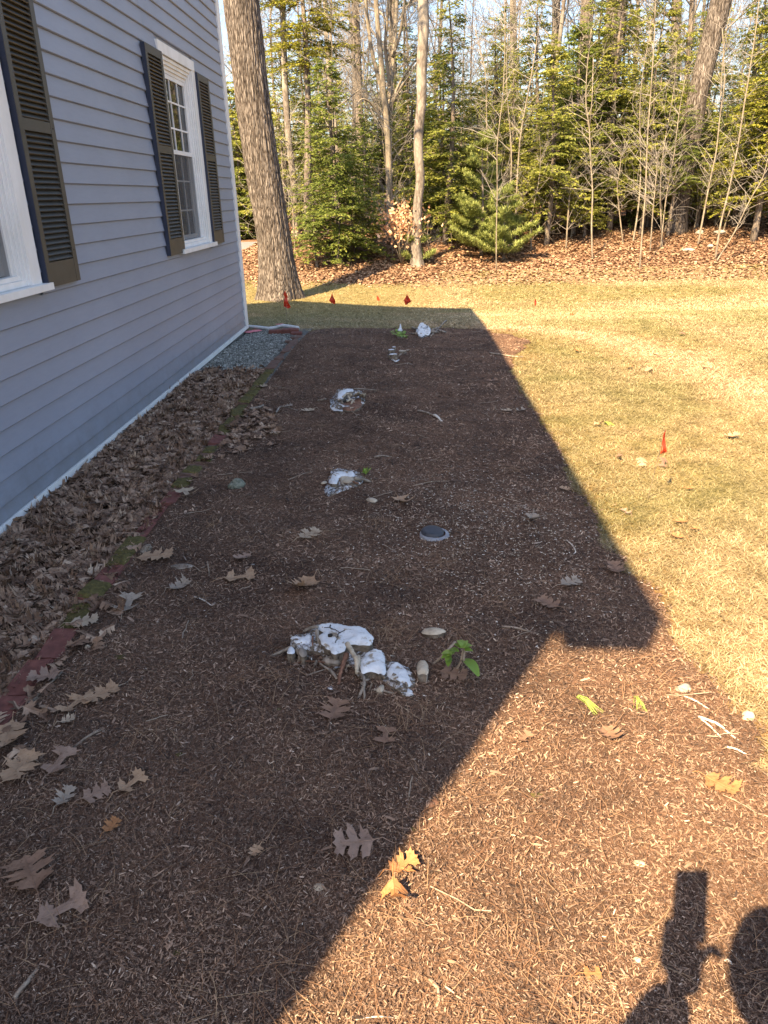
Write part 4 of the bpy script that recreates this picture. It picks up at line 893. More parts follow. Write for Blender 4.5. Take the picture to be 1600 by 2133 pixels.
stub(S4, 355, 680, 6.2, .045, 'wpaint'); stub(S4, 405, 625, 4, .05, 'wpaint'); stub(S4, 400, 775, 7.6, .06, 'wpaint'); stub(S4, 580, 705, 7.2, .035, 'cutwood'); stub(S4, 300, 790, 3, .03, 'speck')
for pp, zz in [([(370,890),(440,935),(510,900)], (.02,.02,.02)), ([(460,850),(520,800),(560,770)], (.02,.05,.05)), ([(600,990),(720,960),(830,1020)], (0,.01,0)), ([(660,700),(740,690)], (.02,.01))]:
    q, rad = root(pp, zz, .008, .006, tr4); part(MB().tube(q, rad, 6), 'root', M['wpaint'] if pp[0][0] == 370 else M['root'], S4)
# stump 5
S5 = stump('tree_stump', 'farthest stump, its white painted rim ringed round a dark hollow', (881, 690))
t_, s_ = block([(850,265),(920,235),(920,195),(990,165),(1060,195),(1160,230),(1175,280),(1140,330),(1060,330),(980,370),(930,345),(895,300)], .05, tr4, 31, .15, .02); part(t_, 'cut_face', M['wpaint'], S5); part(s_, 'bark', M['speck'], S5)
c = P(*tr4(1010, 250), .05); mb = MB(); V, F = [], []
n = 14; an = np.linspace(0, 2 * np.pi, n, endpoint=False); mb.add(np.vstack([np.stack([c[0] + .045 * np.cos(an) + .02, c[1] + .07 * np.sin(an), c[2] + .022 + 0 * an], -1), [[c[0] + .02, c[1], c[2] - .0]]]), [(i, (i + 1) % n, n) for i in range(n)]); part(mb, 'hollow', M['dark'], S5)
for pp, zz, r_ in [([(1190,275),(1260,250),(1330,215)], (.03,.04,.05), .014), ([(1350,290),(1420,300),(1510,330)], (.02,.03,.0), .016), ([(790,215),(850,245),(900,250)], (.03,.05,.08), .01), ([(740,350),(830,355),(900,330)], (0,.02,.03), .012), ([(1180,300),(1260,320),(1360,330)], (.04,.02,0), .02)]:
    q, rad = root(pp, zz, r_, r_ * .6, tr4); part(MB().tube(q, rad, 7), 'root', M['root'], S5)
# leafy sprout stub
S6 = stump('sprouting_stub', 'small white tipped stub with yellow green leaves at the far end of the bed', (834, 692), 'plant')
t_, s_ = block([(475,270),(520,235),(535,180),(560,195),(560,240),(600,265),(560,290),(510,290)], .09, tr4, 41, .2, .012); part(t_, 'cut_face', M['wpaint'], S6); part(s_, 'bark', M['stumpbark'], S6)
def leaf_oval(mb, c, L, W, yaw, pitch, n=5):
    t = np.linspace(0, 1, n + 2); V = []; 
    for a in t:
        ww = W * math.sin(math.pi * min(1, a * .9 + .06)) ** .7 / 2; V += [(a * L, -ww, .25 * ww), (a * L, 0, -.0), (a * L, ww, .25 * ww)]
    V = np.array(V); V[:, 2] += .25 * V[:, 0] * (1 - V[:, 0] / L) * 2
    F = [];
    for i in range(n + 1):
        q = 3 * i; F += [(q, q + 1, q + 4, q + 3), (q + 1, q + 2, q + 5, q + 4)]
    cp, sp = math.cos(pitch), math.sin(pitch); x, z = V[:, 0] * cp - V[:, 2] * sp, V[:, 0] * sp + V[:, 2] * cp
    cy, sy = math.cos(yaw), math.sin(yaw); X = x * cy - V[:, 1] * sy; Y = x * sy + V[:, 1] * cy
    mb.add(np.stack([X, Y, z], -1) + np.asarray(c), F)
mb = MB()
for k in range(34):
    a = R.uniform(420, 690); b_ = 300 + .45 * (a - 420) * R.uniform(.3, 1) + R.uniform(-10, 90); c = P(*tr4(a, min(b_, 460)), R.uniform(.02, .12)); leaf_oval(mb, c, R.uniform(.04, .075), R.uniform(.025, .04), R.random() * 6.28, R.uniform(-.3, .6))
part(mb, 'leaves', M['gleaf'], S6)
# foreground green sprig
tr6 = lambda a, b: (500 + a / 2.667, 1050 + b / 2.667)
SP = stump('green_sprig', 'sprig of glossy green leaves on thin woody stems beside the big stump', (950, 1395), 'plant')
for pp, zz in [([(1195,765),(1130,840),(1065,895)], (.07,.05,.0)), ([(1245,795),(1228,870),(1195,935)], (.10,.06,.0)), ([(1250,790),(1240,860),(1248,880)], (.1,.08,.06))]:
    q, rad = root(pp, zz, .0045, .0035, tr6); part(MB().tube(q, rad, 7), 'stem', M['twig'], SP)
mb = MB()
for (a, b_, a2, b2, W, z) in [(1240,800,1290,790,.024,.11), (1235,800,1215,762,.018,.12), (1225,800,1190,780,.018,.11), (1215,820,1160,815,.02,.09), (1190,830,1120,835,.02,.08), (1170,840,1145,875,.018,.07), (1165,850,1155,905,.018,.05), (1250,815,1295,820,.022,.1),
                             (1242,800,1250,765,.02,.12), (1200,815,1150,850,.018,.08), (1240,862,1325,965,.030,.06), (1230,790,1240,768,.02,.13), (1180,835,1120,860,.018,.07)]:
    p0 = P(*tr6(a, b_), z); p1 = P(*tr6(a2, b2), z * .9); d_ = p1 - p0; leaf_oval(mb, p0, np.linalg.norm(d_), W * 1.2, math.atan2(d_[1], d_[0]), math.asin(np.clip(d_[2] / np.linalg.norm(d_), -1, 1)) + .05)
part(mb, 'leaves', M['gleaf'], SP)
SP2 = stump('tiny_sprout', 'tiny green sprout behind the second stump', (761, 985), 'plant'); mb = MB()
for k in range(9): leaf_oval(mb, P(762 + R.uniform(-4, 4), 985 + R.uniform(-4, 4), .02), .035, .014, R.random() * 6.28, R.uniform(.4, 1.3))
part(mb, 'leaves', M['gleaf'], SP2)

# ------------------------------------------------------------------ round plastic cap
cp = P(905, 1118); LD = thing('valve_cap', cp, 'round dark plastic cap on a grey ring set flush in the mulch', 'cap')
def lathe(prof, n=40, c=(0, 0)):
    a = np.linspace(0, 2 * np.pi, n, endpoint=False); prof = np.array(prof); V = np.stack([c[0] + prof[:, 0][:, None] * np.cos(a), c[1] + prof[:, 0][:, None] * np.sin(a), prof[:, 1][:, None] + 0 * a[None]], -1).reshape(-1, 3)
    k = len(prof); i = np.arange(k - 1)[:, None] * n; j = np.arange(n)[None]; return V, np.stack([i + j, i + (j + 1) % n, i + n + (j + 1) % n, i + n + j], -1).reshape(-1, 4)
V, F = lathe([(.050, .021), (.058, .020), (.066, .017), (.068, .012), (.070, -.03)]); o = MB().add(V, F).build('ring', M['ring'], LD, smooth=True); o.rotation_euler = (.06, .05, 0)
V, F = lathe([(.0005, .034), (.030, .034), (.045, .0335), (.0475, .031), (.0485, .027), (.052, .026), (.053, .022), (.053, -.01)], c=(-.010, .005)); o = MB().add(V, F).build('cap', M['cap'], LD, smooth=True); o.rotation_euler = (.06, .05, 0)

# ------------------------------------------------------------------ marking flags
def flag(foot, tip, poly, label, wr=.0016):
    b = P(*foot); Y = b[1]; th = thing('marking_flag', b, label, 'flag', 'orange marking flags on wires')
    p1 = PY(*tip, Y); pts = [b + np.array([0, 0, -.03]), b * .65 + p1 * .35 + np.array([.003, .0, 0]), p1]
    rel(MB().tube(pts, wr, 5), b).build('wire', M['wire'], th)
    q = np.array([PY(x, y, Y) for x, y in poly]); c = q.mean(0); n = len(q)
    # folded cloth: fan subdivided with depth ripple
    V = []; F = []; K = 4
    for k in range(K + 1): V.append(c + (q - c) * (k / K))
    V = np.vstack(V); V[:, 1] += .018 * np.sin((V[:, 0] - c[0]) * 70) + .012 * np.sin((V[:, 2] - c[2]) * 60) 
    for k in range(K):
        for i in range(n): F.append((k * n + i, k * n + (i + 1) % n, (k + 1) * n + (i + 1) % n, (k + 1) * n + i))
    o = rel(MB().add(V, F), b).build('flag_sheet', M['flag'], th, smooth=False)
    md = o.modifiers.new('thick', 'SOLIDIFY'); md.thickness = .0006
flag((1347,1042), (1385,896), [(1385,893),(1388,915),(1391,943),(1383,945),(1373,942),(1377,925),(1381,905)], 'orange flag nearest the camera, alone on the sunny lawn', .0015)
flag((598,676), (594,606), [(594,605),(597,612),(599,618),(598,622),(601,632),(606,640),(600,643),(591,638),(592,628),(593,618),(591,612)], 'orange flag in front of the big trunk, hanging in two lobes', .0025)
flag((694,652), (692,610), [(692,609),(694,618),(699,626),(698,634),(691,631),(685,626),(689,619)], 'orange flag second from the big trunk', .0025)
flag((788,632), (786,616), [(786,615),(789,620),(792,626),(787,626),(785,622)], 'smallest dark orange flag between the two larger ones', .0022)
flag((849,652), (848,614), [(848,613),(852,620),(857,627),(850,633),(845,636),(841,626),(845,619)], 'diamond shaped orange flag right of the smallest one', .0025)
flag((1115,642), (1115,622), [(1115,622),(1118,629),(1117,636),(1114,637),(1113,629)], 'narrow red orange flag far off on the sunlit lawn', .0022)

# ------------------------------------------------------------------ twigs, cones, stones
TW = [([(1455,1493),(1500,1512),(1538,1540)], .004, 'ptwig', 'white bleached twig on the right edge of the mulch, the thicker of a pair'), ([(1460,1498),(1490,1525),(1518,1548)], .0025, 'ptwig', 'thin white twig beside the thicker bleached one'),
      ([(1425,1450),(1460,1468),(1500,1487)], .0025, 'ptwig', 'pale thin stick lying above the pair of white twigs'), ([(1513,1556),(1540,1565),(1565,1573)], .003, 'ptwig', 'short white stick below the pair of white twigs'),
      ([(520,852),(545,848),(550,843),(535,850)], .009, 'root', 'grey stick lying by the far end of the leaf drift'), ([(574,862),(583,848),(592,847),(620,854)], .007, 'root', 'crooked grey root left of the hollow stump'),
      ([(404,1243),(430,1254),(460,1276)], .003, 'ptwig', 'straight pale stick in dark mulch below the greyish leaf'), ([(432,1170),(436,1195),(434,1205)], .003, 'twig', 'forked grey twig upright in the picture beside the greyish bark flake'), ([(402,1178),(416,1190),(434,1193)], .002, 'twig', 'thin side twig crossing the forked grey one'),
      ([(860,1012),(910,1003),(950,1000)], .003, 'twig', 'thin twig on mulch right of the second stump'), ([(870,855),(895,862),(920,872)], .007, 'root', 'thin exposed root on mulch right of the hollow stump'), ([(905,865),(920,876)], .01, 'ptwig', 'short pale stub of wood right of the hollow stump'),
      ([(780,952),(800,950),(816,950)], .006, 'root', 'short grey stick above the second stump'), ([(1045,1305),(1085,1311),(1120,1318)], .004, 'twig', 'twig lying at the sharp shadow corner'), ([(30,2080),(55,2050),(80,2010)], .005, 'twig', 'dark stick at the lower left corner of the bed'),
      ([(895,2040),(912,2060),(915,2085),(905,2100)], .004, 'twig', 'curved bark strip in sunny mulch near the bottom of the picture'), ([(740,2124),(800,2119),(870,2122)], .0015, 'ptwig', 'long straw at the bottom edge in the sunlight'),
      ([(1180,1125),(1195,1140),(1200,1150),(1187,1158)], .003, 'ptwig', 'bent pale straw in shade near the long shadow edge'), ([(130,1400),(60,1470),(95,1440)], .004, 'stumpbark', 'dark stick lying along the red brick edging'),
      ([(210,1520),(170,1545),(130,1570)], .004, 'twig', 'flaky grey stick on mulch below the broad tan leaf'), ([(930,668),(925,672),(897,700)], .012, 'root', 'upright stick beside the farthest stump'), ([(1020,735),(1060,742),(1090,742)], .008, 'root', 'grey stick in the shade near the far shadow edge'),
      ([(600,1000),(640,985),(680,975)], .003, 'twig', 'fine twig left of the second stump'), ([(1510,2000),(1530,2010)], .003, 'ptwig', 'pale splinter inside the shadow of the head')]
for pp, r_, mt, lab in TW:
    b = P(*pp[0]); q, rad = root(pp, [.004 + r_] * len(pp), r_, r_ * .7, lambda a, b_: (a, b_), wob=.1)
    q[:, 2] += .004 * np.sin(np.linspace(0, 5, len(q))); o = rel(MB().tube(q, rad, 7), b).build('twig', M[mt], smooth=True, label=lab, cat='twig'); o.location = b
# random fine twigs as part of the ground cover
mb = MB()
for k in range(90):
    x = R.uniform(-1.15, 1.5); y = R.uniform(.9, 9); 
    if not in_bed(np.array([x]), np.array([y]))[0]: continue
    a = R.random() * 6.28; L = R.uniform(.04, .16); n = 5; t = np.linspace(0, 1, n); xx = x + L * t * math.cos(a) + R.normal(0, .004, n); yy = y + L * t * math.sin(a) + R.normal(0, .004, n)
    mb.tube(np.stack([xx, yy, T(xx, yy) + .014], -1), R.uniform(.001, .002), 4)
mb.build('twig_debris', M['twig'], kind='stuff', label='fine broken twigs mixed into the mulch')
def bundle(px, py, px2, py2, label):
    b = P(px, py); e = P(px2, py2); mb = MB(); d_ = e - b
    for k in range(14):
        t = R.uniform(-.25, .25); dd = np.array([d_[0] * math.cos(t) - d_[1] * math.sin(t), d_[0] * math.sin(t) + d_[1] * math.cos(t), 0]) * R.uniform(.7, 1.1)
        s_ = R.uniform(-.006, .006, 2); p0 = np.array([s_[0], s_[1], .01]); mb.tube([p0, p0 + dd * .5 + [0, 0, .012], p0 + dd + [0, 0, .004]], [.0013, .0011, .0005], 4)
    o = mb.build('pine_needle_tuft', M['gneedle'], label=label, cat='pine needles'); o.location = b
bundle(1203,1455,1245,1490, 'left bundle of fresh green pine needles on sunny mulch'); bundle(1325,1457,1335,1488, 'right bundle of fresh green pine needles on sunny mulch'); bundle(1258,882,1275,892, 'small green needle tuft on the lawn left of the near flag')
# pine cone
c = P(302, 1146, .02); CN = thing('pine_cone', c, 'small grey pine cone lying beside the mossy brick', 'pine cone'); mb = MB()
ax = np.array([.35, .93, .1]); ax /= np.linalg.norm(ax); u = np.cross(ax, [0, 0, 1]); u /= np.linalg.norm(u); v = np.cross(ax, u)
for k in range(60):
    t = k / 59; s_ = (t - .5) * .062; rr = .017 * math.sin(math.pi * (.12 + .83 * (1 - t))) ** .8 + .002; a = k * 2.4; o_ = math.cos(a) * u + math.sin(a) * v; ta = -math.sin(a) * u + math.cos(a) * v
    p0 = ax * s_; p1 = p0 + o_ * rr + ax * .006; mb.add([p0 - ta * .003, p0 + ta * .003, p1 + ta * .006, p1 + ax * .004, p1 - ta * .006, p1 - ax * .0025], [(0, 1, 5, 5)][:0] or [(0, 1, 2, 5), (0, 5, 4, 4)][:1], [(0, 5, 4), (2, 3, 5), (3, 4, 5)])
mb.build('scales', M['root'], CN); MB().tube([-ax * .03, ax * .03], [.007, .004], 8).build('core', M['stumpbark'], CN)
def stone(px, py, wpx, hgt, label, mt='stone', cat='stone', seed=0, sink=.3, asp=.7):
    p = P(px, py); d_ = np.linalg.norm(p - np.array([0, 0, CH])); r_ = wpx * d_ / FPX / 2
    bm = bmesh.new(); bmesh.ops.create_icosphere(bm, subdivisions=3, radius=1)
    for v in bm.verts:
        n_ = 1 + .35 * float(fbm(v.co.x * 1.3 + seed, v.co.y * 1.3 + v.co.z, seed, 3)); v.co = Vector((v.co.x * r_ * n_, v.co.y * r_ * asp * n_, v.co.z * hgt * n_))
    me = bpy.data.meshes.new('stone'); bm.to_mesh(me); bm.free(); me.materials.append(M[mt]); [setattr(q, 'use_smooth', True) for q in me.polygons]
    o = bpy.data.objects.new('stone' if cat == 'stone' else cat.replace(' ', '_'), me); COL.objects.link(o); o.location = (p[0], p[1], p[2] + hgt * (1 - sink) * .6); tag(o, label, cat); return o
stone(1500, 486, 22, .07, 'pale rounded stone at the woods edge on the right', seed=3)
stone(1434, 522, 24, .05, 'flat pale stone in fallen leaves below the leaning trunk', seed=5)
stone(1480, 515, 12, .06, 'small pale stone right of the flat stone at the woods edge', seed=6)
stone(1457, 487, 14, .08, 'small stone left of the rounded pale stone', seed=7)
stone(1556, 1497, 26, .02, 'pale rounded stone on the grass edge at the right', 'cutwood', seed=8)
stone(1423, 1440, 26, .018, 'flat pinkish pale stone at the mulch edge', 'stone', seed=9)
stone(1432, 1441, 14, .012, 'small cream stone beside the pinkish one', 'cutwood', seed=10)
stone(1327, 2003, 15, .008, 'white pebble at the edge of the arm shadow', 'cutwood', seed=11)
stone(1332, 1802, 24, .008, 'cream bark flake on sunny mulch above the phone shadow', 'cutwood', cat='bark flake', seed=12)
stone(663, 1852, 24, .007, 'pale bark flake on shaded mulch near the shadow line', 'cutwood', cat='bark flake', seed=13)
stone(183, 1352, 12, .012, 'small white pebble on shaded mulch right of the red brick', 'cutwood', seed=15)
stone(494, 1016, 36, .035, 'clump of grey green lichen on mulch left of the second stump', 'lichen', cat='lichen clump', seed=14, asp=.8)
stone(527, 1078+100, 10, .006, 'tiny pale pebble near the pinkish leaf', 'stone', seed=17)
for k, (px, py) in enumerate(((897, 1680), (905, 1675))): stone(px, py, 16, .010, ['left acorn of a pair at the sunny side of the shadow edge', 'right acorn of a pair at the sunny side of the shadow edge'][k], 'redroot', cat='acorn', seed=20 + k, asp=1)
stone(380, 1182, 46, .008, 'greyish bark flake on mulch right of the pine cone', 'root', cat='bark flake', seed=16, asp=.5)
for k, (px, py, w_) in enumerate(((252,1371,26),(580,1480,14),(375,1575,20),(860,1730,20),(370,1988,24),(495,1490,0),(1118,1660,26))):
    if w_: stone(px, py, w_, .006, 'small patch of moss on the mulch, %s' % ['right of the red brick', 'below the left roots of the big stump', 'in the left dark mulch', 'beside the shadow line', 'at the bottom left', '', 'in the sunlight at the right'][k], 'moss', cat='moss', seed=30 + k)

# ------------------------------------------------------------------ photographer (stands behind the camera, casts the shadow)
def skin_obj(name, verts, edges, radii, mat, parent, sub=2, rootv=0):
    me = bpy.data.meshes.new(name); me.from_pydata([tuple(v) for v in verts], edges, []); o = bpy.data.objects.new(name, me); COL.objects.link(o); o.parent = parent
    if not me.skin_vertices: me.attributes.new if False else None
    sk = o.modifiers.new('skin', 'SKIN'); 
    lay = me.skin_vertices[0].data if len(me.skin_vertices) else None
    if lay is None:
        bm = bmesh.new(); bm.from_mesh(me); bm.verts.layers.skin.verify(); bm.to_mesh(me); bm.free(); lay = me.skin_vertices[0].data
    for i, r_ in enumerate(radii): lay[i].radius = (r_, r_) if np.isscalar(r_) else r_; lay[i].use_root = (i == rootv)
    ss = o.modifiers.new('sub', 'SUBSURF'); ss.levels = sub; ss.render_levels = sub; sk.use_smooth_shade = True
    me.materials.append(mat); return o
PB = np.array([.06, -.34, 0.])
PE = thing('person', PB, 'person in a dark jacket standing behind the camera, holding up a phone', 'person')
def pv(L): return [np.array(v) - PB for v in L]
V = pv([(.03,-.36,.90),(.03,-.36,1.04),(.02,-.34,1.18),(.02,-.32,1.29),(-.01,-.31,1.36),(-.02,-.285,1.42),      # 0-5 pelvis..neck
        (-.16,-.32,1.28),(-.275,-.20,1.06),(-.195,-.155,1.19),(-.137,-.135,1.305),                                           # 6-9 left arm
        (.19,-.33,1.28),(.25,-.36,1.04),(.26,-.29,.82),(.255,-.26,.76),                                                  # 10-13 right arm
        (-.04,-.37,.86),(-.05,-.34,.48),(-.06,-.37,.09),(-.07,-.27,.04),                                                  # 14-17 left leg
        (.16,-.37,.86),(.17,-.34,.48),(.18,-.37,.09),(.19,-.27,.04)])
E_ = [(0,1),(1,2),(2,3),(3,4),(4,5),(3,6),(6,7),(7,8),(8,9),(3,10),(10,11),(11,12),(12,13),(0,14),(14,15),(15,16),(16,17),(0,18),(18,19),(19,20),(20,21)]
RR = [(.16,.12),(.145,.11),(.165,.12),(.14,.10),(.065,.06),(.055,.055),.065,.060,.052,.046,.065,.05,.038,.032,.09,.062,.045,.04,.09,.062,.045,.04]
skin_obj('body', V, E_, RR, M['cloth'], PE)
# head with face, hair
bm = bmesh.new(); bmesh.ops.create_uvsphere(bm, u_segments=32, v_segments=24, radius=1)
for v in bm.verts:
    x, y, z = v.co; s_ = 1.0
    jaw = 1 - .22 * max(0, -z) - .06 * max(0, z) ** 2
    X = x * .078 * jaw; Y = y * .098 * (1 - .10 * max(0, -z)); Z = z * .122
    if y > .6:
        Y += .022 * math.exp(-(x / .16) ** 2 - ((z + .12) / .22) ** 2)                       # nose
        Y -= .010 * (math.exp(-((abs(x) - .38) / .15) ** 2 - ((z - .05) / .12) ** 2))        # eye sockets
        Y += .007 * math.exp(-(x / .32) ** 2 - ((z + .48) / .06) ** 2)                       # lips
    v.co = (X, Y, Z)
me = bpy.data.meshes.new('head'); bm.to_mesh(me); bm.free(); me.materials.append(M['skin']); [setattr(q, 'use_smooth', True) for q in me.polygons]
hd = bpy.data.objects.new('head', me); COL.objects.link(hd); hd.parent = PE; hd.location = np.array([-.035, -.275, 1.49]) - PB; hd.rotation_euler = (-.28, 0, .0)
bm = bmesh.new(); bmesh.ops.create_uvsphere(bm, u_segments=28, v_segments=20, radius=1)
for v in bm.verts:
    x, y, z = v.co; k = 1 + .03 * float(fbm(x * 9, y * 9 + z * 7, 3, 2)); v.co = (x * .089 * k, y * .108 * k - .012, z * .125 * k + .012)
bmesh.ops.delete(bm, geom=[v for v in bm.verts if (v.co.y > .045 and v.co.z < .075) or v.co.z < -.075], context='VERTS')
me = bpy.data.meshes.new('hair'); bm.to_mesh(me); bm.free(); me.materials.append(M['hair']); ha = bpy.data.objects.new('hair', me); COL.objects.link(ha); ha.parent = hd
for sx in (-1, 1):
    V, F = lathe([(.0005, .012), (.012, .011), (.020, .004), (.018, -.002), (.008, -.004), (.0005, -.003)], 14); V = V * [1, 1.6, 1]
    o = MB().add(np.stack([V[:, 2] * sx + .078 * sx, V[:, 0], V[:, 1]], -1), F).build('ear', M['skin'], hd, smooth=True)
    V, F = lathe([(.0005, .011), (.006, .009), (.010, .003), (.010, 0)], 12); MB().add(np.stack([V[:, 0] + .03 * sx, V[:, 2] + .080, V[:, 1] + .006], -1), F).build('eye', M['dark'], hd, smooth=True)
# phone: its lens looks along the camera axis
PH = thing('smartphone', (0, 0, CH), 'black smartphone held upright in the left hand, pointing at the ground ahead', 'phone')
PH.matrix_world = m4.copy()
pc = (-.108, -.050, .022)   # phone centre in camera space (x right, y up, z back)
bm = bmesh.new(); bmesh.ops.create_cube(bm, size=1)
for v in bm.verts: v.co = Vector((v.co.x * .076, v.co.y * .155, v.co.z * .010)) + Vector(pc)
bmesh.ops.bevel(bm, geom=bm.edges[:], offset=.0035, segments=3, affect='EDGES'); me = bpy.data.meshes.new('case'); bm.to_mesh(me); bm.free(); me.materials.append(M['phone']); o = bpy.data.objects.new('case', me); COL.objects.link(o); o.parent = PH
MB().box((pc[0] - .034, pc[1] - .073, pc[2] + .0052), (pc[0] + .034, pc[1] + .073, pc[2] + .0058)).build('screen', M['dark'], PH)
# left hand gripping the lower phone
def c2w(p): return CM @ (np.array(p) + [-.023, 0, 0]) + np.array([0, 0, CH])
hb0 = [(-.110, -.200, .070), (-.105, -.165, .056), (-.100, -.135, .046), (-.095, -.110, .042)]
HV = [c2w(p) - PB for p in hb0]; skin_obj('palm', HV, [(0,1),(1,2),(2,3)], [(.036,.034),(.037,.026),(.040,.018),(.034,.014)], M['skin'], PE)
for k in range(4):
    yy = -.095 - .021 * k; ln = [.9, 1, .95, .78][k]
    q = [(-.123, yy - .01, .045), (-.134, yy, .026), (-.131, yy + .003, .010), (-.115, yy + .005, .008), (-.115 + .016 * ln, yy + .006, .010)]
    skin_obj('finger', [c2w(p) - PB for p in q], [(i, i + 1) for i in range(4)], [.0095, .009, .0085, .008, .007], M['skin'], PE, 1)
q = [(-.080, -.150, .050), (-.057, -.130, .046), (-.042, -.126, .040), (-.028, -.136, .036), (-.020, -.148, .034)]
skin_obj('thumb', [c2w(p) - PB for p in q], [(i, i + 1) for i in range(4)], [.013, .011, .010, .0095, .008], M['skin'], PE, 1)

# ------------------------------------------------------------------ trees
def tube_path(p0, p1, n, wob, rr):
    t = np.linspace(0, 1, n)[:, None]; q = p0 + (p1 - p0) * t; w_ = rr.normal(0, wob, (n, 3)); w_[0] = 0; w_ = np.cumsum(w_, 0) * (t > 0); return q + w_
SPR = np.array([(0, -.12, 0), (.35, -.5, .02), (1, -.12, -.04), (1, .12, -.04), (.35, .5, .02), (0, .12, 0)])
SPF = np.array([(0, 1, 4, 5), (1, 2, 3, 4)])
def conifer(seed, H, Rad, z0, nb, mat, spray=.085, sw=.42, droop=.25, dens=1.0, crown_p=.85, lean=0, asc=.25, bare=.0, trunk_mat='brownbark', r0=None, thin=1.0):
    rr = np.random.default_rng(seed); tr = MB(); n = 14; t = np.linspace(0, 1, n); r0 = r0 or .012 * H + .02
    path = np.stack([lean * H * t ** 1.3 + .015 * H * np.sin(t * 5 + seed), .01 * H * np.sin(t * 4 + seed * 2), H * t - .15], -1)
    tr.tube(path, r0 * (1 - t) ** .8 + .006, 9)
    pos = []; yaw = []; til = []; rol = []; sc = []
    zs = z0 + (H * .985 - z0) * np.sort(rr.random(nb)) ** .95
    for z in zs:
        f = min(.99, (z - z0) / (H - z0)); prof = (1 - f) ** crown_p * (.55 + .45 * min(1, f * 5 + .3)); L = Rad * prof * rr.uniform(.6, 1.15) * thin + .12
        a = rr.random() * 6.283; c0 = np.array([np.interp(z, path[:, 2], path[:, 0]), np.interp(z, path[:, 2], path[:, 1]), z])
        m_ = max(4, int(L / .16)); s_ = np.linspace(0, 1, m_); al = asc * (1 - .3 * f) + rr.normal(0, .24)
        bx = L * s_; bz = L * (al * s_ - droop * s_ ** 2 * (1.2 - .7 * f)); da = rr.normal(0, .12) * s_
        B = c0 + np.stack([bx * np.cos(a + da), bx * np.sin(a + da), bz], -1)
        tr.tube(B, (.0045 + .008 * L) * (1 - s_ * .8) * .8 + .001, 4, False)
        for k in range(m_):
            if s_[k] < .12 + bare: continue
            for sd_ in (-1, 1):
                l = (.42 * L * (1 - s_[k]) + .14) * rr.uniform(.6, 1.2); ba = a + sd_ * rr.uniform(.6, 1.1) * (1 - .3 * s_[k]); q = max(2, int(l / (spray * .62) * dens)); u = (np.arange(q) + .4) / q
                px_ = B[k, 0] + l * u * np.cos(ba); py_ = B[k, 1] + l * u * np.sin(ba); pz_ = B[k, 2] - droop * .5 * l * u ** 2 + rr.normal(0, .012, q)
                for s2 in (-1, 1):
                    pos.append(np.stack([px_, py_, pz_], -1)); yaw.append(ba + s2 * rr.uniform(.35, .95, q)); til.append(rr.normal(.12, .3, q)); rol.append(rr.normal(0, .55, q)); sc.append(spray * rr.uniform(.7, 1.35, q))
    pos = np.vstack(pos); yaw = np.concatenate(yaw); til = -np.concatenate(til) * -1; rol = np.concatenate(rol); sc = np.concatenate(sc)
    fo = MB(); scatter(fo, SPR * [1, sw, 1], SPF, pos, yaw, sc, -til, rol)
    return tr, fo, M[trunk_mat], M[mat]
def pine_tree(seed, H, Rad, z0, nb, mat='pine', nl=.12, r0=None, trunk_mat='brownbark'):
    rr = np.random.default_rng(seed); tr = MB(); n = 12; t = np.linspace(0, 1, n); r0 = r0 or .012 * H + .015
    path = np.stack([.01 * H * np.sin(t * 5), 0 * t, H * t - .1], -1); tr.tube(path, r0 * (1 - t) + .006, 9); pos = []; yaw = []; til = []; sc = []
    for z in np.repeat(np.linspace(z0, H * .97, max(3, nb // 5)), 5):
        z = z + rr.normal(0, .04); f = min(.99, max(0, (z - z0) / (H - z0))); L = Rad * (1 - f) ** .8 * rr.uniform(.6, 1.1) + .1; a = rr.random() * 6.283; m_ = max(4, int(L / .1)); s_ = np.linspace(0, 1, m_)
        B = np.array([0, 0, z]) + np.stack([L * s_ * math.cos(a), L * s_ * math.sin(a), L * (.25 * s_ + .18 * s_ ** 2)], -1); tr.tube(B, .004 + .01 * L * (1 - s_), 4, False)
        tips = [B[k] for k in range(m_) if s_[k] > .3]
        for k in range(2, m_):
            for sd_ in (-1, 1):
                l = .3 * L * (1.1 - s_[k]) + .06; ba = a + sd_ * .8; tips += [B[k] + np.array([l * u * math.cos(ba), l * u * math.sin(ba), .1 * l * u]) for u in np.arange(.4, 1.01, .3)]
        for tp in tips:
            q = 17; pos.append(np.repeat([tp], q, 0) + rr.normal(0, .015, (q, 3))); yaw.append(rr.random(q) * 6.283); til.append(rr.uniform(-.3, 1.1, q)); sc.append(nl * rr.uniform(.7, 1.2, q))
    pos = np.vstack(pos); yaw = np.concatenate(yaw); til = np.concatenate(til); sc = np.concatenate(sc); fo = MB()
    scatter(fo, np.array([(0, -.055, 0), (1, -.03, -.04), (1, .03, -.04), (0, .055, 0)]), np.array([(0, 1, 2, 3)]), pos, yaw, sc, til)
    return tr, fo, M[trunk_mat], M[mat]
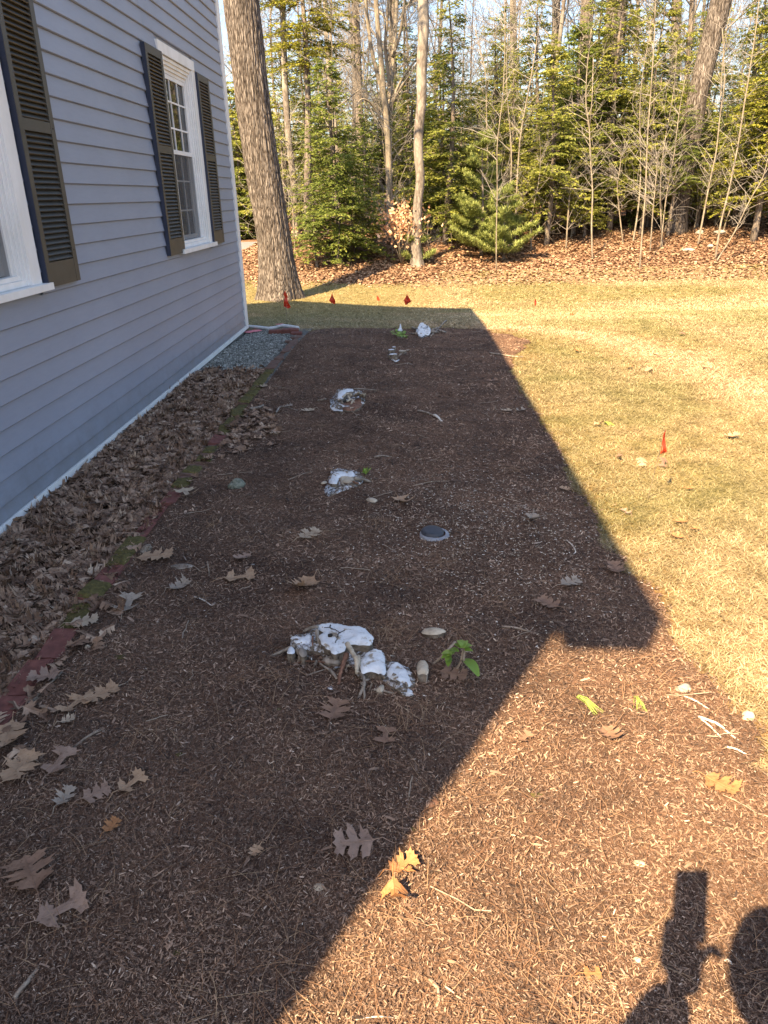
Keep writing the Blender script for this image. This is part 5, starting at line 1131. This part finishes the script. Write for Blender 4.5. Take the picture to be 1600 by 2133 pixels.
def bare_tree(seed, H, r0, first=.3, nb=16, depth=3, spread=.55, mat='greybark', lean=(0, 0), fork=False, wig=.02, twn=1.0):
    rr = np.random.default_rng(seed); tr = MB(); br = MB(); n = 22; t = np.linspace(0, 1, n)
    path = np.stack([lean[0] * H * t + wig * H * .35 * np.sin(t * 7 + seed), lean[1] * H * t + wig * H * .35 * np.sin(t * 6 + 2 * seed), H * t - .2], -1); rad = r0 * (1 - t * .88) * (1 + .35 * np.exp(-t * 28)) + .002
    tr.tube(path, rad, 12)
    def limb(p, d, L, r_, dep):
        m_ = max(4, int(6 - dep)); d = d / np.linalg.norm(d); pts = [p]; dd = d.copy()
        for _ in range(m_):
            dd = dd + rr.normal(0, .16, 3) + [0, 0, .05]; dd /= np.linalg.norm(dd); pts.append(pts[-1] + dd * L / m_)
        pts = np.array(pts); br.tube(pts, np.linspace(r_, r_ * .3 + .0015, len(pts)), 5 if r_ > .02 else 3, False)
        if dep > 0:
            for _ in range(int((3 + rr.integers(0, 4)) * twn)):
                k = rr.integers(1, len(pts)); nd = dd * .5 + rr.normal(0, .55, 3) + [0, 0, .18]; limb(pts[k], nd, L * rr.uniform(.35, .65), max(r_ * .45, .0035), dep - 1)
    for k in range(nb):
        f = first + (1 - first) * (k + rr.random()) / nb; p = np.array([np.interp(f, t, path[:, i]) for i in range(3)]); a = rr.random() * 6.283; r_ = r0 * (1 - f * .88)
        limb(p, np.array([math.cos(a), math.sin(a), rr.uniform(.2, 1.0)]) * [spread * 1.6, spread * 1.6, 1], H * (1.05 - f) * rr.uniform(.22, .42) + .25, r_ * .38 + .003, depth)
    return tr, br, M[mat], M['branch']
def plant(name, gen, loc, label, cat, group=None, rz=0, sc=1, part2='crown'):
    tr, fo, m1, m2 = gen;  th = thing(name, loc, label, cat, group, rz); a = tr.build('trunk', m1, th, smooth=True); b_ = fo.build(part2, m2, th, smooth=(part2 == 'branches'))
    th.scale = (sc, sc, sc); KIDS[th.name] = [a, b_]; return th
def G(px, Y):  # terrain point under photo column px at depth Y
    r = ray(px, 480); x = r[0] / r[1] * Y; 
    # account for roll: vertical lines lean to the nadir; use horizon-level column
    return np.array([x, Y, float(T(x, Y))])
# big trunk by the house
def big_trunk(pxs_, Y, halfw, mat, seed, top_h=14, furrow=.018, fork=None, name='tree', label='', n=72, bw=None):
    """trunk following photo pixel centres [(px,py)...] with half widths in px at depth Y"""
    C = np.array([PY(x, y, Y) for x, y in pxs_]); dist = np.linalg.norm(C - [0, 0, CH], axis=1); rad = np.array(halfw) * dist / FPX
    C[-1, 2] = min(C[-1, 2], float(T(C[-1, 0], C[-1, 1])) - .15) if C[-1, 2] < 3 else C[-1, 2]
    C = C[::-1]; rad = rad[::-1]; d_ = C[-1] - C[-2]; d_ /= np.linalg.norm(d_)
    ext = top_h - C[-1, 2]; k = 5
    for i in range(1, k + 1): C = np.vstack([C, C[-1] + d_ / d_[2] * ext / k]); rad = np.append(rad, rad[-1] * (1 - .09 * 1))
    zz = C[:, 2]; step = .03 if furrow > .012 else .08; Z = np.arange(zz[0], zz[-1], step); X = np.interp(Z, zz, C[:, 0]); Yy = np.interp(Z, zz, C[:, 1]); Rr = np.interp(Z, zz, rad)
    for _ in range(8):
        X[1:-1] = (X[:-2] + 2 * X[1:-1] + X[2:]) / 4; Rr[1:-1] = (Rr[:-2] + 2 * Rr[1:-1] + Rr[2:]) / 4
    a = np.linspace(0, 2 * np.pi, n, endpoint=False); A, ZZ = np.meshgrid(a, Z)
    wa = A + .12 * fbm(ZZ * .9, A * 1.3, seed, 3); u = wa * n / 72 * 3.2 * Rr.max() / .35 * 1.0
    cyc = A / (2 * np.pi); per = 2 * np.pi
    def ridg(k_, sz, s2): # periodic ridges
        q = k_ * A + 2.6 * fbm(ZZ * sz, np.cos(A) * 2 + np.sin(A) * 3, s2, 4); return 1 - np.abs(np.sin(q)) ** .7
    D = -furrow * (ridg(11, 1.7, seed) * .8 + ridg(17, 2.6, seed + 7) * .5) + furrow * .5 * fbm(ZZ * 9, np.cos(A) * 9 + np.sin(A) * 11, seed + 3, 3)
    base_z = zz[0] + .15; fl = np.exp(-(ZZ - base_z) / .35) * (.10 + .10 * np.sin(A * 4 + 1)) * Rr.max() * 1.2
    RR_ = Rr[:, None] + D + fl; V = np.stack([X[:, None] + RR_ * np.cos(A), Yy[:, None] + RR_ * np.sin(A), ZZ], -1).reshape(-1, 3)
    m_ = len(Z); i = np.arange(m_ - 1)[:, None] * n; j = np.arange(n)[None]; F = np.stack([i + j, i + (j + 1) % n, i + n + (j + 1) % n, i + n + j], -1).reshape(-1, 4)
    b = np.array([X[0], Yy[0], base_z]); th = thing(name, b, label, 'tree'); rel(MB().add(V, F), b).build('trunk', M[mat], th, smooth=True)
    top = np.array([X[-1], Yy[-1], Z[-1]]); return th, b, (X, Yy, Z, Rr)
def limbs(th, b, ax, spec, seed, mat='branch', name='branches', dep=3):
    rr = np.random.default_rng(seed); br = MB(); X, Y, Z, Rr = ax
    def limb(p, d, L, r_, dep):
        m_ = 7; d = d / np.linalg.norm(d); pts = [p]; dd = d.copy()
        for _ in range(m_): dd = dd + rr.normal(0, .13, 3) + [0, 0, .04]; dd /= np.linalg.norm(dd); pts.append(pts[-1] + dd * L / m_)
        pts = np.array(pts); br.tube(pts, np.linspace(r_, r_ * .35 + .002, len(pts)), 7 if r_ > .04 else 4, False)
        if dep:
            for _ in range(rr.integers(4, 8)): k = rr.integers(1, len(pts)); limb(pts[k], dd * .6 + rr.normal(0, .6, 3), L * rr.uniform(.3, .6), max(r_ * .45, .004), dep - 1)
    for z, az, el_, L, r_ in spec:
        p = np.array([np.interp(z, Z, X), np.interp(z, Z, Y), z]); limb(p, np.array([math.cos(az) * math.cos(el_), math.sin(az) * math.cos(el_), math.sin(el_)]), L, r_, dep)
    rel(br, b).build(name, M[mat], th, smooth=True)
YT = float(P(583, 622)[1])
th, b, ax = big_trunk([(492,-70),(502,0),(515,108),(527,217),(538,290),(548,362),(562,440),(572,507),(580,580),(584,622)], YT, [30,31,31,31.5,32,33,32.5,33,37,43], 'oakbark', 5, 12.5, .022, label='huge tree trunk with deeply furrowed bark leaning left just beyond the house corner', n=150)
limbs(th, b, ax, [(9.0, 2.6, .5, 4, .10), (9.8, .2, .6, 4.5, .13), (10.8, -1.2, .7, 4, .11), (11.6, 1.6, .8, 4, .12), (12.3, 3.6, .9, 4, .12), (12.4, .6, 1.1, 4, .13), (8.2, -.4, .2, 2.2, .05)], 4)
q_ = np.array([[np.interp(5.9, ax[2], ax[0]), YT, 5.9]]); q_ = np.vstack([q_ + np.array([-.5, 0, 1.0]) * k * .28 + [0, .05 * (k % 2), 0] for k in range(7)]); rel(MB().tube(q_, [.24, .22, .21, .21, .20, .24, .16], 10), b).build('shadow_limb_stub', M['oakbark'], th, smooth=True)  # unseen limb stub high on the trunk, added and shaped for its forked shadow
# smaller grey trunk in front of the woods
Yp = float(P(870, 552)[1])
th, b, ax = big_trunk([(880,-60),(881,0),(884,50),(880,100),(878,160),(879,215),(872,265),(871,320),(877,375),(870,420),(869,470),(866,520),(871,553)], Yp, [9,9,9.5,9.5,9.5,9,9,9,8.5,9,9.5,9.5,13], 'greybark', 9, 13, .004, label='slim pale grey tree trunk with slight bends standing at the woods edge', n=32)
limbs(th, b, ax, [(7.4, 2.9, .7, 3, .04), (8.2, .3, .5, 3.2, .045), (9.5, 1.6, .8, 3, .04), (10.5, -1.0, .8, 3, .04), (11.8, 2.4, 1, 3, .04), (12.5, .4, 1.0, 3, .04)], 6)
for args in [([(1516,-60),(1503,0),(1488,60),(1470,130),(1453,200),(1440,280),(1425,360),(1412,440),(1405,500)], 25.2, [17,17,17,17,16.5,17,17,18,20], 'oakbark', 12, 15, .008, 'large leaning trunk at the right whose top tilts to the right'),
             ([(1288,-60),(1285,0),(1280,60),(1274,120),(1268,200),(1262,300),(1258,400),(1255,490)], 31, [17,17,17,17,17,17,18,20], 'oakbark', 13, 15, .008, 'thick upright trunk rising behind the hemlocks, left of the leaning trunk'),
             ([(1228,-60),(1224,0),(1218,60),(1213,150),(1208,300),(1200,490)], 33, [10,10,10,10.5,11,12], 'brownbark', 14, 15, .004, 'medium trunk close left of the thick upright one'),
             ([(1412,-60),(1410,0),(1408,80),(1404,200),(1398,490)], 36, [8,8,8,9,10], 'brownbark', 15, 15, .003, 'dark straight trunk between the thick upright one and the leaning one'),
             ([(588,-60),(590,60),(594,180),(602,300),(612,380),(618,500)], 26, [5,5,5.5,6,6,7], 'greybark', 16, 13, .003, 'thin grey trunk standing directly right of the huge trunk'),
             ([(738,-60),(742,60),(748,200),(752,350),(756,500)], 34, [7,7,7,8,9], 'brownbark', 17, 14, .003, 'brown trunk behind the dark hemlock'),
             ([(676,-60),(680,80),(690,200),(694,350),(700,500)], 30, [4,4,4.5,5,6], 'palebark', 18, 13, .002, 'slender pale trunk above the dark hemlock'),
             ([(1160,-60),(1158,60),(1152,200),(1150,490)], 40, [7,7,7,8], 'greybark', 19, 15, .003, 'grey trunk far back right of the slim trunk'),
             ([(1068,-60),(1066,60),(1068,200),(1070,490)], 38, [4,4,5,5], 'palebark', 20, 14, .002, 'pale birch like trunk far back in the woods')]:
    th, b, ax = big_trunk(*args[:3], args[3], args[4], args[5], args[6], label=args[7], n=40)
    zt = float(ax[2][-1]); sp = [(zt * f, R.random() * 6.3, R.uniform(.2, .9), R.uniform(2, 4), .02 + .12 * float(ax[3].mean()) * 1) for f in (.5, .58, .66, .74, .8, .86, .93, .98)]
    limbs(th, b, ax, sp, args[4] + 30, dep=3)
# multi stemmed maple (forked, pale)
Ym = 25.0
mb = MB(); bM = G(812, Ym); thM = thing('tree', bM, 'pale tree forking into several upright crooked stems behind the slim trunk', 'tree')
for pts, w0, w1 in [([(812,490),(812,400),(810,320),(806,250),(800,200),(795,130),(788,60),(780,-60)], 7, 4), ([(806,260),(812,190),(818,120),(822,60),(828,-60)], 5, 3.5), ([(803,215),(790,170),(775,110),(765,40),(758,-60)], 4, 3), ([(810,230),(830,180),(850,150),(868,130)], 3, 1.5), ([(812,180),(802,100),(808,30),(812,-60)], 3.5, 2.5),
                    ([(808,290),(790,240),(772,215),(755,210),(745,230)], 2.5, 1.2), ([(806,240),(832,190),(852,165),(870,140)], 2.6, 1.2), ([(818,120),(835,70),(842,20),(850,-60)], 3, 2)]:
    q = np.array([PY(x, y, Ym) for x, y in pts]); t = np.linspace(0, len(q) - 1, len(q) * 4); q = np.stack([np.interp(t, np.arange(len(q)), q[:, k]) for k in range(3)], -1)
    for _ in range(2): q[1:-1] = (q[:-2] + 2 * q[1:-1] + q[2:]) / 4
    q[:, 1] += np.linspace(0, R.normal(0, .8), len(q)); mb.tube(q, np.linspace(w0, w1, len(q)) * Ym / FPX, 8)
rel(mb, bM).build('trunk', M['palebark'], thM, smooth=True)
ax = (np.full(20, bM[0]), np.full(20, Ym), np.linspace(0, 9, 20), None); limbs(thM, bM, ax, [(3 + .5 * k, R.random() * 6.3, R.uniform(.4, 1), R.uniform(1.2, 2.4), .018) for k in range(14)], 71)

# front row: individually placed conifers
def con(px, Y, H, Rad, z0, nb, mat, label, seed, name='hemlock', spray=.085, **k):
    k.setdefault('sw', .46); k['dens'] = k.get('dens', 1) * 1.15
    return plant(name, conifer(seed, H, Rad * 1.2, z0, int(nb * 1.75), mat, spray * .84, **k), G(px, Y), label, 'hemlock tree' if name == 'hemlock' else 'pine tree', None, 0, 1, 'crown')
con(700, 22.4, 5.0, 1.3, .25, 105, 'dhemlock', 'dark green hemlock right of the huge trunk, its low branches touching the leaves', 201, dens=1.1)
con(735, 22.8, 1.5, .9, .1, 30, 'hemlock', 'low spreading hemlock at the foot of the dark one', 202, crown_p=.5)
con(655, 21.9, 1.5, .8, .1, 26, 'dhemlock', 'little drooping hemlock left of the dark one at the lawn edge', 203)
th = plant('white_pine', pine_tree(204, 3.1, 1.05, .2, 60, nl=.11), G(1003, 22.8), 'young feathery white pine at the woods edge right of the slim trunk', 'pine tree')
th = plant('white_pine', pine_tree(205, 1.7, .85, .15, 45), G(1050, 22.2), 'small feathery white pine right of the taller young one', 'pine tree')
th = plant('white_pine', pine_tree(224, .9, .4, .1, 14), G(868, 22.0), 'tiny pine seedling at the foot of the slim grey trunk', 'pine tree')
con(935, 24.2, 6.6, 1.3, .5, 85, 'hemlock', 'tall hemlock just right of the slim trunk', 206)
con(1140, 23.8, 5.2, 1.25, .7, 90, 'hemlock', 'bright yellow green hemlock behind the young white pine', 207)
con(1190, 25, 5.6, 1.3, .7, 80, 'dhemlock', 'hemlock with dark lower branches right of the bright one', 208)
con(1262, 25.5, 6.9, 1.6, .9, 110, 'hemlock', 'tall broad hemlock in front of the thick upright trunk', 209)
con(1335, 26, 6.6, 1.5, 1.0, 90, 'hemlock', 'hemlock between the thick upright trunk and the leaning trunk', 210)
con(1365, 26, 3.4, 1.1, .6, 55, 'hemlock', 'shorter hemlock left of the leaning trunk', 211)
con(1530, 25.6, 4.6, 1.2, .6, 75, 'hemlock', 'sparse hemlock right of the leaning trunk', 212)
con(1450, 25.8, 3.0, 1.0, .5, 45, 'hemlock', 'low hemlock branches in front of the leaning trunk', 213)
con(1570, 23.5, 6.4, 1.3, 1.0, 90, 'ypine', 'yellow green arborvitae like evergreen at the right picture edge', 214)
con(1630, 24.5, 8, 1.8, .8, 100, 'dhemlock', 'dark evergreen cut by the right picture edge', 215)
con(650, 25.5, 9.5, 1.5, 4.6, 60, 'ypine', 'pine with yellow green branches high between the huge trunk and the forked tree', 225, name='pine', asc=.1)
con(1105, 26.5, 6.6, 1.3, 1.2, 70, 'hemlock', 'tall loose hemlock behind the stems of the young white pine', 226)
con(1225, 27, 7.2, 1.4, 1.2, 80, 'hemlock', 'tall hemlock filling the gap beside the medium trunk', 227)
con(860, 26.5, 4.2, 1.4, .4, 65, 'hemlock', 'hemlock behind the slim grey trunk', 216)
con(800, 27.5, 4.0, 1.4, .4, 60, 'dhemlock', 'hemlock behind the dry leaved beech', 217)
con(605, 27, 5.8, 1.3, .5, 70, 'hemlock', 'hemlock showing between the huge trunk and the dark hemlock', 218)
con(505, 37, 6.5, 2.2, .4, 90, 'hemlock', 'hemlock beyond the road, beside the house corner', 219, spray=.13)
con(545, 39, 8.5, 2.4, .4, 90, 'hemlock', 'tall hemlock beyond the road behind the huge trunk', 220, spray=.13)
con(480, 36, 3.0, 1.7, .1, 60, 'dhemlock', 'dark low evergreen beyond the road at the house corner', 221, spray=.13)
# dry beech
def beech(seed, H, n, rx):
    rr = np.random.default_rng(seed); tr = MB()
    for k in range(12):
        a = rr.random() * 6.3; e = np.array([rx * math.cos(a) * rr.random(), rx * math.sin(a) * rr.random(), H * rr.uniform(.5, 1)]); tr.tube(np.array([[0, 0, 0], e * .5 + rr.normal(0, .05, 3), e]), [.014, .009, .004], 4)
    u = rr.normal(0, .42, (n, 3)) * [rx, rx, H * .36] + [0, 0, H * .62]; fo = MB(); scatter(fo, SPR * [1, .8, 1], SPF, u, rr.random(n) * 6.3, .085 * rr.uniform(.7, 1.3, n), rr.normal(.6, .5, n), rr.normal(0, .8, n))
    return tr, fo, M['palebark'], M['beech']
plant('beech_sapling', beech(1, 1.7, 620, .7), G(836, 21.9), 'young beech holding bunches of dry orange leaves', 'shrub', None, 0, 1, 'leaves')
plant('beech_sapling', beech(2, .5, 160, .5), G(895, 25) + [0, 0, 2.1], 'small cluster of dry leaves high on a twig behind the slim trunk', 'shrub', None, 0, 1, 'leaves')
plant('beech_sapling', beech(3, 1.0, 200, .4), G(585, 24), 'short beech with orange leaves behind the foot of the huge trunk', 'shrub', None, 0, 1, 'leaves')

# slim pale saplings along the woods edge
SAP = [([(1235,540),(1232,470),(1235,400),(1230,330),(1228,268),(1220,215),(1222,150),(1232,60)], 2.6, 'pale sapling forking halfway up, left of the group at the right'), ([(1228,268),(1234,200),(1236,120)], 1.6, None),
       ([(1333,560),(1338,480),(1345,400),(1348,300),(1352,240),(1358,160),(1364,60),(1366,-40)], 2.6, 'tall straight pale sapling, second at the right'),
       ([(1300,500),(1290,440),(1285,390),(1293,340),(1294,310)], 2.0, 'short crooked sapling between the two tall pale ones'),
       ([(1355,520),(1360,440),(1366,380),(1370,320)], 2.2, 'thin sapling close right of the straight one'),
       ([(1378,500),(1385,430),(1396,360),(1405,320),(1415,230),(1428,160)], 2.0, 'sapling leaning right behind the straight pale one'),
       ([(1455,498),(1467,440),(1478,380),(1492,320),(1500,240),(1510,175),(1505,60)], 2.8, 'pale sapling with an S bend right of the leaning trunk'),
       ([(1490,540),(1500,470),(1520,390),(1538,300),(1550,220),(1560,160),(1575,60),(1585,-40)], 3.0, 'tallest curved sapling near the right picture edge'),
       ([(1488,545),(1530,485),(1560,420),(1590,370),(1600,330)], 2.2, 'sapling leaning hard right at the right picture edge'),
       ([(1034,560),(1034,480),(1036,400),(1035,300),(1048,200),(1052,100),(1050,-20)], 1.8, 'thin grey sapling rising through the young white pine'),
       ([(1078,362),(1083,290),(1095,220),(1110,140),(1122,60)], 2.6, 'pale stem leaning right above the young white pine'),
       ([(1016,330),(1014,250),(1012,150),(1000,100),(990,60)], 2.0, 'thin pale stem left of the leaning pale stem'),
       ([(816,420),(815,330),(817,250),(814,180)], 1.6, 'hair thin sapling in front of the forked pale tree'),
       ([(612,490),(610,430),(608,400),(600,300),(606,240)], 1.8, 'thin sapling near the foot of the huge trunk'),
       ([(1180,500),(1184,440),(1190,360)], 2.6, 'short dark stem under the hemlocks'), ([(690,190),(692,100),(690,20),(688,-40)], 1.2, 'hair thin stem above the top of the dark hemlock')]
for k, (pts, w_, lab) in enumerate(SAP):
    if lab is None: continue
    Y = 22.6 + .35 * (k % 4); 
    if pts[0][1] > 530: Y = float(P(*pts[0])[1])
    q = np.array([PY(x, y, Y) for x, y in pts]); q = np.vstack([[q[0, 0], Y, float(T(q[0, 0], Y)) - .1], q]) if pts[0][1] < 470 else q
    if pts[0][1] >= 470: q[0, 2] = float(T(q[0, 0], Y)) - .1
    t = np.linspace(0, len(q) - 1, len(q) * 4); q = np.stack([np.interp(t, np.arange(len(q)), q[:, i]) for i in range(3)], -1); q[1:-1] = (q[:-2] + 2 * q[1:-1] + q[2:]) / 4
    b = q[0] + [0, 0, .1]; th = thing('sapling', b, lab, 'sapling', 'slim bare saplings at the woods edge'); mb = MB(); mb.tube(q, np.linspace(w_, w_ * .45, len(q)) * Y / FPX * .66, 7)
    if k == 0: q2 = np.array([PY(x, y, Y) for x, y in SAP[1][0]]); mb.tube(q2, np.linspace(1.5, .8, 3) * Y / FPX * .8, 6)
    rel(mb, b).build('trunk', M['palebark'], th, smooth=True); br = MB(); rr = np.random.default_rng(300 + k)
    for _ in range(int(8 + 1.2 * len(q))):
        i = rr.integers(len(q) // 4, len(q)); a = rr.random() * 6.3; L = rr.uniform(.3, 1.1); m_ = 5; dd = np.array([math.cos(a), math.sin(a) * .7, rr.uniform(.3, 1.2)]); dd /= np.linalg.norm(dd); pp = [q[i]]
        for _ in range(m_): dd = dd + rr.normal(0, .12, 3); pp.append(pp[-1] + dd * L / m_)
        br.tube(np.array(pp), np.linspace(.007, .0025, m_ + 1), 3, False)
        for _ in range(3): j = rr.integers(1, m_); e = pp[j] + rr.normal(0, .16, 3) + [0, 0, .08]; br.tube(np.array([pp[j], (pp[j] + e) / 2 + rr.normal(0, .01, 3), e]), .0028, 3, False)
    rel(br, b).build('branches', M['branch'], th)

# copies filling the woods
HP = [plant('hemlock', conifer(400 + k, H, Rad, z0, nb, mt, .10, dens=.95, thin=tn), (x0, 30 + k, float(T(x0, 30 + k))), None, 'hemlock tree') for k, (H, Rad, z0, nb, mt, tn, x0) in enumerate([(6.6, 1.7, .6, 100, 'hemlock', 1, 3.), (5.6, 1.5, .4, 85, 'dhemlock', 1, -1.), (7.6, 1.8, 1.2, 110, 'hemlock', 1, 8.), (4.6, 1.5, .3, 75, 'hemlock', 1, 13.), (9, 2.0, 2.5, 100, 'dhemlock', 1, 18.)])]
BP = [plant('bare_tree', bare_tree(500 + k, H, r_, fi, nb, 3, sp, mt, wig=.03), (x0, 29 + 2 * k, float(T(x0, 29 + 2 * k))), None, 'bare tree', None, 0, 1, 'branches') for k, (H, r_, fi, nb, sp, mt, x0) in enumerate([(13, .11, .2, 22, .55, 'greybark', 5.), (11, .07, .18, 22, .6, 'brownbark', 0.), (15, .16, .3, 20, .5, 'brownbark', 10.5), (9, .05, .12, 20, .5, 'greybark', 15.), (14, .09, .25, 20, .45, 'greybark', -5.5)])]
UP = [plant('understory_sapling', bare_tree(600 + k, H, .02, .12, 11, 2, .8, 'palebark', wig=.05), (x0, 24.5 + k, float(T(x0, 24.5 + k))), None, 'sapling', None, 0, 1, 'branches') for k, (H, x0) in enumerate([(3.5, 2.), (2.4, 9.), (4.6, 6.), (1.5, 12.)])]
def relabel(lst, lab, grp):
    for o in lst: o['label'] = lab; o['group'] = grp
relabel(HP, 'hemlock in the depth of the woods behind the front row of evergreens', 'hemlocks deep in the woods')
relabel(BP, 'bare grey tree with fine twigs standing deep in the woods', 'bare trees deep in the woods')
relabel(UP, 'thin twiggy bare sapling in the underbrush of the woods edge', 'twiggy underbrush saplings')
def onroad(x, y): return x < -4.0 and 26.5 < y < 35
def fill(protos, n, x0, x1, y0, y1, s0, s1, seed, mind):
    rr = np.random.default_rng(seed); pts = []
    for _ in range(n * 30):
        if len(pts) >= n: break
        y = rr.uniform(y0, y1); sp = y / y1; x = rr.uniform(x0 * sp - 2, x1 * sp + 2)
        if onroad(x, y) or (x < -4.2 and y < 34): continue
        if any((x - a) ** 2 + (y - b_) ** 2 < mind ** 2 for a, b_ in pts): continue
        pts.append((x, y)); p = protos[rr.integers(len(protos))]
        dup(p, (x, y, float(T(x, y)) - .05), rr.random() * 6.3, rr.uniform(s0, s1), tilt=(rr.normal(0, .03), rr.normal(0, .03)))
fill(HP, 16, -3, 20, 25.5, 29, .5, .8, 11, 1.3)
fill(HP, 22, 3.5, 17, 24.6, 29.5, .6, .95, 12, 1.0)
fill(HP, 42, -8, 24, 28.5, 36, .6, 1.0, 1, 1.5)
fill(HP, 60, -22, 38, 36, 60, .75, 1.05, 2, 2.0)
fill(BP, 34, -14, 34, 30, 46, .8, 1.2, 3, 1.8)
fill(BP, 40, -24, 40, 44, 66, 1.0, 1.4, 4, 2.2)
fill(UP, 45, -4, 20, 22.6, 28, .7, 1.3, 5, .6)
fill(UP, 50, -4, 22, 27, 36, 1.0, 1.8, 15, .8)
fill(HP, 14, 1.0, 15, 24.2, 27, .45, .7, 16, 1.0)
# distant woods mass
def far_mass(n, y0, y1, hmax, s_, seed):
    rr = np.random.default_rng(seed); y = rr.uniform(y0, y1, n); x = rr.uniform(-1.0, 1.15, n) * y; top = hmax * (.75 + .45 * fbm(x * .12, y * .12, seed, 3)); z = T(x, y) + top * rr.random(n) ** 1.1
    k = ~((x < -4) & (y < 36)); return x[k], y[k], z[k]
x, y, z = far_mass(60000, 58, 85, 8, .4, 9); n = len(x); mb = MB()
scatter(mb, SPR * [1, .5, 1], SPF, np.stack([x, y, z], -1), R.random(n) * 6.3, R.uniform(.25, .55, n), R.normal(0, .5, n), R.normal(0, .8, n))
mb.build('distant_woods', M['hemlock'], kind='stuff', label='mass of far evergreen woods closing the view')
# fallen leaves on the woodland floor
def floor_pts(n, y0, y1, seed):
    rr = np.random.default_rng(seed); y = rr.uniform(y0, y1, n); x = rr.uniform(-.42, .62, n) * y; k = (y > woods_y(x) - .25 + rr.normal(0, .35, n)) & ~((x < -5) & (y > 28.2) & (y < 33.3)); return x[k], y[k]
x, y = floor_pts(100000, 18.6, 32, 3); n = len(x); mb = MB()
scatter(mb, SPR * [1, .8, 1], SPF, np.stack([x, y, T(x, y) + .005 + .03 * R.random(n)], -1), R.random(n) * 6.3, .062 * R.uniform(.7, 1.5, n), R.normal(0, .3, n), R.normal(0, .3, n))
mb.build('woodland_leaves', M['wleaf'], kind='stuff', label='carpet of orange brown fallen leaves under the trees')
